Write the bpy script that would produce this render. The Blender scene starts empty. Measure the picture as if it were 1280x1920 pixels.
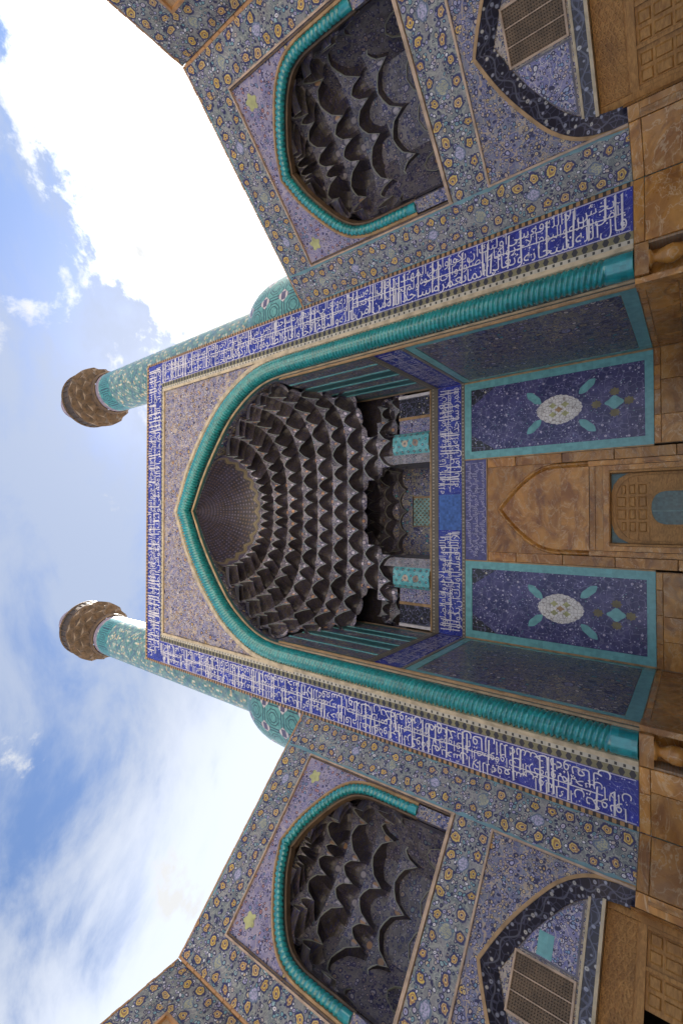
import bpy, bmesh, math, random
import numpy as np
from mathutils import Vector, Matrix

sc = bpy.context.scene
COL = sc.collection
rng = random.Random(7)
PI = math.pi
C45 = math.sqrt(.5)

# ------------------------------------------------------------------ camera
# heights are measured from the foot of the tilework; the court lies 2.95 m lower
GROUND = -2.95
CAM = Vector((-0.4229, -14.5, -1.3185))
YAW, PITCH, ROLL, LENS = 0.0191, 0.6591, -0.012, 863.294 / 1920 * 36
fw = Vector((math.sin(YAW) * math.cos(PITCH), math.cos(YAW) * math.cos(PITCH), math.sin(PITCH)))
rt = Vector((math.cos(YAW), -math.sin(YAW), 0))
up = rt.cross(fw)
r2 = rt * math.cos(ROLL) + up * math.sin(ROLL)
u2 = -rt * math.sin(ROLL) + up * math.cos(ROLL)
cam_d = bpy.data.cameras.new('camera')
cam_d.lens, cam_d.sensor_width, cam_d.sensor_fit = LENS, 36, 'AUTO'
cam_d.clip_start, cam_d.clip_end = 0.1, 4000
cam = bpy.data.objects.new('camera', cam_d)
COL.objects.link(cam)
m = Matrix.Identity(4)
for i, ax in enumerate((-u2, r2, -fw)):
    for k in range(3):
        m[k][i] = ax[k]
m.translation = CAM
cam.matrix_world = m
sc.camera = cam

# ------------------------------------------------------------------ light
EXPOSURE = 2.5
SKY_STRENGTH = 0.05
SUN_STRENGTH = 4.6
SUN_DIR = Vector((0.36, 0.66, 1.0)).normalized()      # towards the sun: behind the portal, to its right
sc.view_settings.view_transform = 'Standard'
sc.view_settings.look = 'None'
sc.view_settings.exposure = EXPOSURE
sc.view_settings.gamma = 1
sc.view_settings.use_curve_mapping = False


# ------------------------------------------------------------------ node language
class G:
    def __init__(s, nt):
        s.nt = nt

    def node(s, t, **kw):
        n = s.nt.nodes.new(t)
        for k, v in kw.items():
            setattr(n, k, v)
        return n

    def put(s, sock, v):
        if isinstance(v, X):
            s.nt.links.new(v.s, sock)
        elif v is not None:
            if hasattr(sock.default_value, '__len__') and not hasattr(v, '__len__'):
                sock.default_value = (v,) * len(sock.default_value)
            elif hasattr(v, '__len__') and len(v) == 3 and len(sock.default_value) == 4:
                sock.default_value = (*v, 1)
            else:
                sock.default_value = v

    def m(s, op, a, b=None, c=None):
        n = s.node('ShaderNodeMath', operation=op)
        for i, v in enumerate((a, b, c)):
            if v is not None:
                s.put(n.inputs[i], v)
        return X(s, n.outputs[0])

    def vm(s, op, a, b=None, scale=None):
        n = s.node('ShaderNodeVectorMath', operation=op)
        s.put(n.inputs[0], a)
        if b is not None:
            s.put(n.inputs[1], b)
        if scale is not None:
            s.put(n.inputs['Scale'], scale)
        return X(s, n.outputs['Value' if op in ('LENGTH', 'DOT_PRODUCT', 'DISTANCE') else 'Vector'])

    def uv(s):
        return X(s, s.node('ShaderNodeUVMap', uv_map='UVMap').outputs[0])

    def obj(s):
        return X(s, s.node('ShaderNodeTexCoord').outputs['Object'])

    def sep(s, v):
        n = s.node('ShaderNodeSeparateXYZ')
        s.put(n.inputs[0], v)
        return [X(s, o) for o in n.outputs]

    def comb(s, x, y, z=0.0):
        n = s.node('ShaderNodeCombineXYZ')
        for i, v in enumerate((x, y, z)):
            s.put(n.inputs[i], v)
        return X(s, n.outputs[0])

    def ss(s, x, a, b, lo=0.0, hi=1.0):
        n = s.node('ShaderNodeMapRange', interpolation_type='SMOOTHSTEP')
        for i, v in enumerate((x, a, b, lo, hi)):
            s.put(n.inputs[i], v)
        return X(s, n.outputs[0])

    def mix(s, f, a, b, blend='MIX'):
        n = s.node('ShaderNodeMix', data_type='RGBA', blend_type=blend)
        n.clamp_factor = True
        s.put(n.inputs[0], f)
        s.put(n.inputs[6], a)
        s.put(n.inputs[7], b)
        return X(s, n.outputs[2])

    def noise(s, v, scale, detail=3, rough=.55, dist=0.0, col=False):
        n = s.node('ShaderNodeTexNoise')
        s.put(n.inputs['Vector'], v)
        n.inputs['Scale'].default_value = scale
        n.inputs['Detail'].default_value = detail
        n.inputs['Roughness'].default_value = rough
        n.inputs['Distortion'].default_value = dist
        return X(s, n.outputs['Color' if col else 0])

    def voro(s, v, scale, feature='F1', rand=1.0):
        n = s.node('ShaderNodeTexVoronoi', feature=feature)
        s.put(n.inputs['Vector'], v)
        n.inputs['Scale'].default_value = scale
        n.inputs['Randomness'].default_value = rand
        if feature == 'DISTANCE_TO_EDGE':
            return X(s, n.outputs['Distance'])
        return X(s, n.outputs['Distance']), X(s, n.outputs['Color'])

    def white(s, v):
        n = s.node('ShaderNodeTexWhiteNoise', noise_dimensions='3D')
        s.put(n.inputs[0], v)
        return X(s, n.outputs[0])

    def jitter(s, v, scale, amt):
        c = s.noise(v, scale, 1, col=True)
        return s.vm('ADD', v, s.vm('SCALE', s.vm('SUBTRACT', c, (.5, .5, .5)), scale=amt))


class X:
    def __init__(s, g, sock):
        s.g, s.s = g, sock

    def __add__(s, o): return s.g.m('ADD', s, o)
    def __radd__(s, o): return s.g.m('ADD', s, o)
    def __sub__(s, o): return s.g.m('SUBTRACT', s, o)
    def __rsub__(s, o): return s.g.m('SUBTRACT', o, s)
    def __mul__(s, o): return s.g.m('MULTIPLY', s, o)
    def __rmul__(s, o): return s.g.m('MULTIPLY', s, o)
    def __truediv__(s, o): return s.g.m('DIVIDE', s, o)
    def frac(s): return s.g.m('FRACT', s)
    def floor(s): return s.g.m('FLOOR', s)
    def abs(s): return s.g.m('ABSOLUTE', s)
    def lt(s, o): return s.g.m('LESS_THAN', s, o)
    def gt(s, o): return s.g.m('GREATER_THAN', s, o)
    def min(s, o): return s.g.m('MINIMUM', s, o)
    def max(s, o): return s.g.m('MAXIMUM', s, o)
    def pow(s, o): return s.g.m('POWER', s, o)
    def sin(s): return s.g.m('SINE', s)
    def cos(s): return s.g.m('COSINE', s)


def material(name, fn, rough=.4, spec=.5, bump=None, metallic=0.0):
    mt = bpy.data.materials.new(name)
    mt.use_nodes = True
    nt = mt.node_tree
    g = G(nt)
    b = nt.nodes['Principled BSDF']
    out = fn(g)
    hgt = None
    rg = rough
    if isinstance(out, tuple) and not isinstance(out[0], float):
        if len(out) == 3:
            out, hgt, rg = out
        else:
            out, hgt = out
    g.put(b.inputs['Base Color'], out)
    g.put(b.inputs['Roughness'], rg)
    b.inputs['Specular IOR Level'].default_value = spec
    b.inputs['Metallic'].default_value = metallic
    if hgt is not None:
        bn = nt.nodes.new('ShaderNodeBump')
        bn.inputs['Strength'].default_value = bump or .3
        bn.inputs['Distance'].default_value = .02
        g.put(bn.inputs['Height'], hgt)
        nt.links.new(bn.outputs[0], b.inputs['Normal'])
    return mt


def tiles_tone(g, p, size=.23, amt=.24):
    """slight tone change from one glazed tile to the next and old grime"""
    t = g.white(g.vm('FLOOR', g.vm('SCALE', p, scale=1 / size)))
    big = g.noise(p, .7, 4)
    return 1 + (t - .5) * amt + (big - .5) * .35


def tone(g, col, t):
    n = g.node('ShaderNodeVectorMath', operation='SCALE')
    g.put(n.inputs[0], col)
    g.put(n.inputs['Scale'], t)
    return X(g, n.outputs[0])


def tile_height(g, p, size=.23):
    x, y, _ = g.sep(g.vm('SCALE', p, scale=1 / size))
    e = (x.frac() - .5).abs().max((y.frac() - .5).abs())
    wob = g.white(g.vm('FLOOR', g.vm('SCALE', p, scale=1 / size)))
    return g.ss(e, .46, .5, 1, 0) + wob * .3 + g.noise(p, 6, 2) * .5


def blossoms(g, p, bg, bg2, vine, sizes, pals, rand=.85):
    """layers of ringed blossoms on scrolling vines, in metres"""
    pj = g.jitter(p, 2.2, .22)
    col = g.mix(g.ss(g.noise(p, 2.3, 3), .4, .62), bg, bg2)
    e = g.voro(g.jitter(p, 4.5, .30), 3.4, 'DISTANCE_TO_EDGE')
    col = g.mix(g.ss(e, .02, .055, .75, 0), col, vine)
    nz = (g.noise(g.jitter(p, 3, .2), 5, 1) * 9).frac()
    col = g.mix(g.ss((nz - .5).abs(), .03, .12, .8, 0), col, vine)
    for (scale, fill), pal in zip(sizes, pals):
        d, c = g.voro(pj, scale, 'F1', rand)
        r, gg, bb = g.sep(c)
        fl = pal[0]
        for k, pc in enumerate(pal[1:]):
            fl = g.mix(r.gt((k + 1) / len(pal)), fl, pc)
        rad = fill * (.75 + gg * .5)
        q = d / rad
        col = g.mix(g.ss(q, 1.25, 1.5, 1, 0), col, (.018, .018, .075))
        col = g.mix(g.ss(q, .85, 1.05, 1, 0), col, fl)
        col = g.mix(g.ss(q, .35, .5, .75, 0), col, (.12, .07, .05))
    return col


YEL = (.62, .42, .10)
OCH = (.52, .30, .09)
WHT = (.62, .62, .66)
LIL = (.34, .33, .50)
TUR = (.06, .33, .36)
PNK = (.42, .22, .20)
NAV = (.022, .024, .105)


def M_border(g):
    p = g.uv()
    u, v, _ = g.sep(g.jitter(p, 2.6, .20))
    col = blossoms(g, p, (.14, .165, .175), (.225, .22, .235), (.34, .35, .31),
                   [(5.2, .25), (8.5, .32)], [[(.45, .42, .52), (.5, .42, .26), (.26, .38, .40), LIL], [WHT, LIL, (.16, .32, .36), (.46, .40, .36)]])
    for v0, off in ((.27, 0.0), (1.0, .23)):
        dx = ((u + off) / .47).frac() - .5
        dx = dx * .47
        dy = v - v0
        wav = (((u + off) / .47).floor() * 2.4).sin() * .07
        dy = dy + wav
        d = (dx * dx + dy * dy).pow(.5)
        ang = g.m('ARCTAN2', dy, dx)
        rad = .082 + g.white(g.comb((u / .47).floor(), v0, 9)) * .03 + (ang * 5 + g.white(g.comb((u / .47).floor(), v0, 3)) * 6).cos() * .007 + (g.noise(p, 16, 1) - .5) * .05
        col = g.mix(g.ss(d, rad + .035, rad + .065, 1, 0), col, NAV)
        col = g.mix(g.ss(d, rad - .01, rad + .012, 1, 0), col, g.mix(g.white(g.comb((u / .47).floor(), v0)), (.62, .46, .09), (.60, .45, .20)))
        col = g.mix(g.ss((d - .065).abs(), .010, .022, .8, 0), col, (.25, .10, .05))
        col = g.mix(d.lt(.03), col, (.08, .05, .12))
    dx = ((u / 1.62).frac() - .5) * 1.62
    dy = v - .64
    d = dx.abs() * .9 + dy.abs() * .9
    d = d.max((dx * dx + dy * dy).pow(.5) * 1.15)
    med = g.mix(((u / 1.62).floor() * .5).frac().gt(.2), (.36, .36, .25), (.40, .38, .55))
    col = g.mix(g.ss(d, .20, .23, 1, 0), col, (.10, .14, .22))
    col = g.mix(g.ss(d, .165, .19, 1, 0), col, g.mix(g.ss(g.noise(p, 22, 2), .45, .6), med, (.15, .19, .26)))
    # plain edging lines
    for a, b, c in ((-.2, .045, (.13, .26, .30)), (1.215, 1.6, (.13, .26, .30))):
        col = g.mix(v.gt(a) * v.lt(b), col, c)
    return tone(g, col, tiles_tone(g, p)), tile_height(g, p)


def M_field(warm):
    def f(g):
        p = g.uv()
        if warm:
            col = blossoms(g, p, (.15, .165, .33), (.30, .285, .34), (.55, .42, .22), [(2.6, .19), (7.5, .33)],
                           [[OCH, YEL, (.5, .36, .2)], [(.6, .44, .22), WHT, LIL, (.50, .34, .26), LIL, (.5, .42, .28)]])
        else:
            col = blossoms(g, p, (.17, .16, .31), (.27, .25, .37), (.40, .34, .36), [(2.6, .12), (8.5, .30)],
                           [[(.48, .38, .16), (.45, .30, .18), LIL], [LIL, (.42, .38, .50), (.16, .26, .42), PNK]])
        return tone(g, col, tiles_tone(g, p)), tile_height(g, p)
    return f


def M_scroll(g):
    """spandrel of the lower arches: blue ground, ochre scrolls"""
    p = g.uv()
    col = blossoms(g, p, (.105, .115, .25), (.17, .19, .26), (.42, .33, .22), [(2.5, .17), (5.5, .26), (10, .3)],
                   [[YEL, OCH, (.55, .42, .2)], [(.52, .40, .18), LIL, (.46, .36, .30), (.14, .24, .34)], [(.5, .4, .24), (.3, .3, .46)]])
    return tone(g, col, tiles_tone(g, p)), tile_height(g, p)


def M_white_floral(g):
    p = g.uv()
    col = blossoms(g, p, (.13, .14, .35), (.25, .24, .42), (.5, .46, .46), [(4.2, .26), (12, .33)],
                   [[WHT, (.5, .5, .62), (.3, .36, .55)], [WHT, LIL, (.55, .45, .4), (.18, .3, .5)]])
    return tone(g, col, tiles_tone(g, p)), tile_height(g, p)


def M_cream_floral(g):
    p = g.uv()
    col = blossoms(g, p, (.44, .39, .33), (.48, .43, .36), (.30, .26, .28), [(8, .24), (15, .3)],
                   [[(.30, .28, .42), (.45, .3, .22), (.2, .3, .4)], [(.25, .25, .4), (.5, .42, .3)]])
    return tone(g, col, tiles_tone(g, p)), tile_height(g, p)


def M_navy(g):
    """the two great wall panels: midnight blue with stars of blossom"""
    p = g.uv()
    x, y, _ = g.sep(p)
    col = g.mix(g.ss(g.noise(p, 1.1, 3), .4, .65), (.030, .030, .12), (.075, .070, .20))
    # darker ground with cream blossoms towards the corners of the top
    cr = ((x - 1.45).abs() * .9 + g.m('MULTIPLY', y, .62)).gt(4.85)
    col = g.mix(cr, col, (.022, .022, .030))
    e = g.voro(g.jitter(p, 3, .35), 3.0, 'DISTANCE_TO_EDGE')
    col = g.mix(g.ss(e, .025, .06, .55, 0), col, (.17, .17, .30))
    d, c = g.voro(p, 9.5, 'F1', .9)
    r, gg, bb = g.sep(c)
    fl = g.mix(r.gt(.62), (.30, .29, .50), g.mix(bb.gt(.5), (.50, .50, .62), (.16, .34, .38)))
    col = g.mix(g.ss(d, .18, .30, .95, 0) * gg.gt(.25), col, fl)
    d2, c2 = g.voro(p, 4.3, 'F1', .85)
    a, b, _2 = g.sep(c2)
    fl2 = g.mix(cr, (.44, .42, .55), (.60, .56, .42))
    col = g.mix(g.ss(d2, .17, .23, 1, 0) * a.gt(.35), col, fl2)
    col = g.mix(g.ss(d2, .05, .09, 1, 0) * a.gt(.35), col, (.25, .12, .12))
    return tone(g, col, tiles_tone(g, p, amt=.2)), tile_height(g, p)


def M_sidepanel(g):
    p = g.uv()
    col = blossoms(g, p, (.075, .075, .17), (.15, .14, .14), (.34, .31, .18), [(1.7, .22), (4, .27), (8, .3)],
                   [[(.34, .28, .10), (.36, .28, .16), (.16, .18, .34)], [(.42, .38, .52), (.42, .32, .2), TUR, (.55, .52, .5)], [(.25, .24, .36), (.08, .14, .3)]])
    return tone(g, col, tiles_tone(g, p, amt=.25)), tile_height(g, p)


def M_muq(dark, panel):
    """tiles of the honeycomb cells: starred hoods, and panels with a sprig at their middle"""
    def f(g):
        p = g.uv()
        info = g.node('ShaderNodeObjectInfo')
        rnd = X(g, info.outputs['Random'])
        u, v, _ = g.sep(p)
        pp = g.vm('ADD', p, g.comb(rnd * 37, rnd * 19, 0))
        k = .42 if dark else (.95 if panel else .52)  # shade put into the colour: hoods below panels, deep niches darker still
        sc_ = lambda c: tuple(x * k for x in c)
        if panel:
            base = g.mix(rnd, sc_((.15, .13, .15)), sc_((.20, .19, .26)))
            col = blossoms(g, pp, base, sc_((.26, .24, .28)), sc_((.36, .34, .34)), [(4.2, .25), (9, .31)],
                           [[sc_(q) for q in ((.48, .44, .56), (.56, .44, .36), (.24, .34, .40), (.56, .54, .60))],
                            [sc_(q) for q in ((.42, .40, .54), (.56, .46, .42), (.1, .1, .24), (.5, .48, .56))]])
            vv = v - .24
            d = (u * u * 1.1 + vv * vv).pow(.5)
            on = rnd.gt(.3)
            col = g.mix(g.ss(d, .15, .18, .9, 0) * on, col, sc_((.07, .06, .14)))
            col = g.mix(g.ss(d, .08, .13, .9, 0) * on, col, g.mix((rnd * 7).frac().gt(.45), sc_((.58, .34, .16)), sc_((.60, .56, .64))))
        else:
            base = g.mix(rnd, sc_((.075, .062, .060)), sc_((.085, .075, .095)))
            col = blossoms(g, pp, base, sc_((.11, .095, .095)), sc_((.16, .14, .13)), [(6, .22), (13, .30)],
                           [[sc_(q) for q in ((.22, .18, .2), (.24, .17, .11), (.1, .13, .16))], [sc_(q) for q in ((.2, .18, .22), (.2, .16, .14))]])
        return tone(g, col, tiles_tone(g, pp, .2, .3) * (.62 + (rnd * 13).frac() * .75)), tile_height(g, p, .2)
    return f


def M_muq_face(g):
    p = g.uv()
    info = g.node('ShaderNodeObjectInfo')
    rnd = X(g, info.outputs['Random'])
    pp = g.vm('ADD', p, g.comb(rnd * 17, rnd * 39, 0))
    col = blossoms(g, pp, (.17, .17, .20), (.22, .21, .26), (.34, .34, .36), [(9, .28)], [[(.4, .38, .46), (.45, .36, .28), (.2, .3, .34)]])
    return tone(g, col, tiles_tone(g, pp, .2, .3)), tile_height(g, p, .2)


def M_plain(c, var=.25, size=.2, amt=.18):
    def f(g):
        p = g.uv()
        t = tiles_tone(g, p, size, amt)
        n = g.noise(p, 5, 4)
        return tone(g, g.mix(g.ss(n, .35, .7, 0, var), c, tuple(x * .55 for x in c)), t), tile_height(g, p, size)
    return f


def M_medallion(g):
    p = g.uv()
    e = g.voro(p, 7.5, 'DISTANCE_TO_EDGE', .6)
    d, c = g.voro(p, 7.5, 'F1', .6)
    col = g.mix(g.ss(e, .03, .08, 1, 0), (.68, .67, .66), (.34, .31, .30))
    col = g.mix(g.ss(d, .10, .18, .9, 0), col, (.44, .36, .26))
    return tone(g, col, tiles_tone(g, p)), tile_height(g, p)


def M_turq_panel(g):
    """pale turquoise pier tile with a blossom trellis"""
    p = g.uv()
    u, v, _ = g.sep(p)
    col = g.mix(g.ss(g.noise(p, 5, 3), .4, .6), (.09, .38, .44), (.20, .48, .52))
    dx = ((u / .28).frac() - .5) * .28
    dy = ((v / .34 + (u / .28).floor() * .5).frac() - .5) * .34
    d = (dx * dx + dy * dy).pow(.5)
    col = g.mix(g.ss(d, .055, .075, 1, 0), col, (.05, .10, .16))
    col = g.mix(g.ss(d, .02, .035, 1, 0), col, (.5, .46, .4))
    for cy, cc in ((.75, (.34, .22, .16)), (1.35, (.55, .42, .32))):
        vv = v - cy
        d = (u * u + vv * vv).pow(.5)
        col = g.mix(g.ss(d, .15, .19, .9, 0), col, cc)
        col = g.mix(g.ss(d, .05, .08, .9, 0), col, (.12, .16, .2))
    return tone(g, col, tiles_tone(g, p)), tile_height(g, p)


def M_dots(c, dot, step, v0, w, tri=False):
    """edging strip with a row of dots; u runs along it, v across it"""
    def f(g):
        p = g.uv()
        u, v, _ = g.sep(p)
        dx = ((u / step).frac() - .5).abs() * step
        dy = (v - v0).abs()
        k = (dx + dy * .5).lt(w) if tri else dx.lt(w) * dy.lt(w * 1.3)
        col = g.mix(g.noise(p, 9, 2), c, tuple(x * .7 for x in c))
        return tone(g, g.mix(k, col, dot), tiles_tone(g, p))
    return f


def M_inscription(g):
    """cobalt ground of the inscription with thin lighter scrolls"""
    p = g.uv()
    col = g.mix(g.ss(g.noise(p, 1.2, 3), .35, .65), (.016, .024, .235), (.028, .042, .33))
    nz = (g.noise(g.jitter(p, 3, .3), 3.2, 1) * 8).frac()
    col = g.mix(g.ss((nz - .5).abs(), .03, .09, .55, 0), col, (.20, .24, .50))
    d, c = g.voro(p, 9, 'F1', 1)
    col = g.mix(d.lt(.16), col, (.36, .38, .60))
    return tone(g, col, tiles_tone(g, p, .22, .3)), tile_height(g, p)


def M_marble(g):
    o = g.obj()
    info = g.node('ShaderNodeObjectInfo')
    rnd = X(g, info.outputs['Random'])
    q = g.vm('ADD', o, g.comb(rnd * 31, rnd * 57, rnd * 13))
    q = g.vm('MULTIPLY', q, (.75, .75, .75))
    qs = g.vm('MULTIPLY', q, (1.0, 1.0, 1.7))
    w = g.jitter(qs, .8, 1.4)
    a = g.noise(w, 1.1, 6, .6, .8)
    b = g.noise(g.vm('MULTIPLY', w, (2.2, 2.2, .7)), 2.0, 5, .65)
    col = g.mix(g.ss(a, .28, .70), (.235, .088, .018), (.54, .26, .058))
    col = g.mix(g.ss(b, .54, .74, 0, .55), col, (.56, .36, .16))
    col = g.mix(g.ss((g.noise(w, 2.6, 4) - .5).abs(), .004, .022, .5, 0), col, (.60, .45, .28))
    col = g.mix(g.ss(g.noise(w, .9, 3, .5, 1.2), .56, .70, 0, .7), col, (.15, .055, .022))
    col = tone(g, col, .70 + rnd * .55)
    return col, g.noise(q, 14, 4), g.ss(g.noise(q, 3, 3), .3, .7, .16, .42)


def M_wood(g):
    o = g.obj()
    info = g.node('ShaderNodeObjectInfo')
    rnd = X(g, info.outputs['Random'])
    q = g.vm('ADD', g.vm('MULTIPLY', o, (3, 3, 9)), g.comb(rnd * 31, rnd * 11, rnd * 5))
    a = g.noise(q, 2.2, 6, .6, .6)
    col = g.mix(g.ss(a, .3, .7), (.30, .135, .028), (.50, .26, .07))
    col = g.mix(g.ss(g.noise(o, 1.3, 4), .5, .75, 0, .6), col, (.19, .085, .022))
    return col, a


def M_brick(g):
    p = g.uv()
    n = g.node('ShaderNodeTexBrick')
    g.put(n.inputs['Vector'], p)
    n.inputs['Color1'].default_value = (.42, .28, .17, 1)
    n.inputs['Color2'].default_value = (.34, .22, .13, 1)
    n.inputs['Mortar'].default_value = (.36, .30, .22, 1)
    n.inputs['Scale'].default_value = 1
    n.inputs['Brick Width'].default_value = .24
    n.inputs['Row Height'].default_value = .07
    n.inputs['Mortar Size'].default_value = .008
    return X(g, n.outputs[0]), X(g, n.outputs['Fac']) * -1


def M_trim(c):
    def f(g):
        o = g.obj()
        a = g.noise(o, 3, 5)
        bl = (g.noise(o, 1.3, 2) * 1)
        return tone(g, g.mix(g.ss(a, .35, .7), c, tuple(x * .6 for x in c)), .8 + bl * .4), g.noise(o, 12, 3)
    return f


def M_minaret(g):
    """glazed brick: turquoise lozenges, small blue and white bricks; u round the shaft, v up it"""
    p = g.uv()
    u, v, _ = g.sep(p)
    bu, bv = (u / .12).floor(), (v / .12).floor()
    r = g.white(g.comb(bu, bv))
    col = g.mix(r.gt(.5), (.075, .20, .215), (.13, .26, .26))
    a = ((bu + bv) / 9).frac()
    b = ((bu - bv) / 9).frac()
    col = g.mix((a.lt(.12) + b.lt(.12)).min(1) * .6, col, (.08, .13, .22))
    col = g.mix(g.ss(g.noise(p, 1.5, 3), .45, .7, 0, .5), col, (.24, .30, .26))
    c = ((bu + bv) / 9 + .5).frac().lt(.12) * ((bu - bv) / 9 + .5).frac().lt(.34)
    col = g.mix(c, col, (.48, .47, .42))
    c2 = ((bu + bv) / 9 + .5).frac().lt(.34) * ((bu - bv) / 9 + .5).frac().lt(.12)
    col = g.mix(c2, col, (.48, .47, .42))
    col = g.mix(r.gt(.93), col, (.40, .34, .22))
    # bands under the gallery
    vb = v - 50
    x = ((u / 1.35).frac() - .5).abs()
    y = (v - 32.1).abs()
    fret = (x * 1.35).max(y)
    inb = v.gt(31.35) * v.lt(32.85)
    col = g.mix(inb, col, (.05, .22, .24))
    ring = ((fret * 6.5).frac().lt(.38)) * inb * ((u / .27).floor() * .5).frac().lt(.4).max(y.lt(.45))
    col = g.mix(ring, col, (.022, .06, .10))
    col = g.mix(v.gt(32.95), col, g.mix(r, (.17, .16, .25), (.22, .19, .24)))
    return tone(g, col, .85 + r * .3), tile_height(g, p, .12)


def M_guldasta(g):
    """turquoise base with framed white square-script panels"""
    p = g.uv()
    u, v, _ = g.sep(p)
    col = g.mix(g.white(g.comb((u / .1).floor(), (v / .1).floor())), (.08, .25, .25), (.13, .32, .30))
    S = 1.2
    for off, thr in ((0.0, .40), (.5, .26)):
        x = ((u / S + off).frac() - .5).abs() * S
        y = ((v / S + off).frac() - .5).abs() * S
        d = x.max(y) if off == 0 else x + y * .9
        x, y, d = x * 1.25, y * 1.25, d * 1.25
        if off == 0:
            frame = (d - .66).abs().lt(.035)
            col = g.mix(frame, col, (.03, .06, .09))
            oct_ = (x * .72 + y * .72).max(d)
            ring = (oct_ - .45).abs().lt(.03)
            col = g.mix(ring, col, (.03, .07, .09))
            ring = (oct_ - .28).abs().lt(.03)
            col = g.mix(ring, col, (.03, .07, .09))
        else:
            white = d.lt(.40)
            col = g.mix(white, col, (.52, .48, .48))
            scr = ((x * 8).floor() + (y * 6).floor() * 2 + .1) * .31
            col = g.mix(white * scr.frac().lt(.42), col, (.10, .09, .16))
    return tone(g, col, tiles_tone(g, p, .1)), tile_height(g, p, .1)


def M_sunburst(g):
    """polar: u = angle, v = distance along the ribs from the rim"""
    p = g.uv()
    u, v, _ = g.sep(p)
    col = g.mix(g.ss(g.noise(p, 3, 2), .4, .6), (.024, .022, .038), (.036, .033, .062))
    q = g.comb(u * 9, v * 5.2, 0)
    d, c = g.voro(q, 1.2, 'F1', .12)
    r, _a, _b = g.sep(c)
    col = g.mix(g.ss(d, .20, .34, .9, 0), col, g.mix(r.gt(.5), (.13, .12, .20), (.12, .085, .075)))
    col = g.mix(((u * 12 / PI).frac() - .5).abs().lt(.035), col, (.06, .05, .07))
    # zigzag gilt chain round the rim
    zz = (((u * 12 / PI).frac() - .5).abs() * .55)
    w = (v - zz - .06)
    band = w.gt(0) * w.lt(.26)
    col = g.mix(band, col, g.mix(g.noise(p, 14, 2), (.24, .20, .11), (.12, .10, .07)))
    col = g.mix(band * ((w / .15).frac() - .5).abs().lt(.2) * ((u * 40).frac() - .5).abs().lt(.25), col, (.06, .05, .05))
    col = g.mix(w.lt(0), col, (.08, .07, .12))
    return col, g.noise(p, 9, 2)


def M_band_dark(g):
    """dark splayed band of the lower arches with white scrolls"""
    p = g.uv()
    u, v, _ = g.sep(p)
    col = g.mix(g.noise(p, 3, 2), (.016, .016, .030), (.030, .030, .055))
    vv = v - .21
    pj = g.jitter(p, 4, .1)
    d, c = g.voro(g.comb(u * 1.0, v * .8, 0), 7.2, 'F1', .6)
    r, g1, _ = g.sep(c)
    e = g.voro(pj, 5.2, 'DISTANCE_TO_EDGE')
    s_ = (u * 8).sin() * .10
    col = g.mix(g.ss((vv - s_).abs(), .012, .03, .55, 0), col, (.18, .20, .28))
    col = g.mix(g.ss(e, .03, .07, .6, 0), col, (.10, .11, .19))
    col = g.mix(g.ss(d, .24, .36, .95, 0) * g1.gt(.2), col, g.mix(r.gt(.6), (.30, .33, .44), (.48, .49, .50)))
    col = g.mix(g.ss(d, .07, .11, .9, 0), col, (.03, .03, .05))
    return tone(g, col, tiles_tone(g, p)), tile_height(g, p)


def M_court(g):
    o = g.obj()
    n = g.node('ShaderNodeTexBrick')
    g.put(n.inputs['Vector'], o)
    n.inputs['Color1'].default_value = (.46, .385, .29, 1)
    n.inputs['Color2'].default_value = (.40, .33, .25, 1)
    n.inputs['Mortar'].default_value = (.25, .22, .18, 1)
    n.inputs['Scale'].default_value = 1
    n.inputs['Brick Width'].default_value = .8
    n.inputs['Row Height'].default_value = .5
    n.inputs['Mortar Size'].default_value = .01
    return tone(g, X(g, n.outputs[0]), .8 + g.noise(o, .6, 5) * .4), X(g, n.outputs['Fac']) * -1


def M_corbel(g):
    o = g.obj()
    a = g.noise(o, 3.2, 4)
    col = g.mix(g.ss(a, .35, .65), (.040, .026, .017), (.085, .055, .034))
    return col, a


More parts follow.
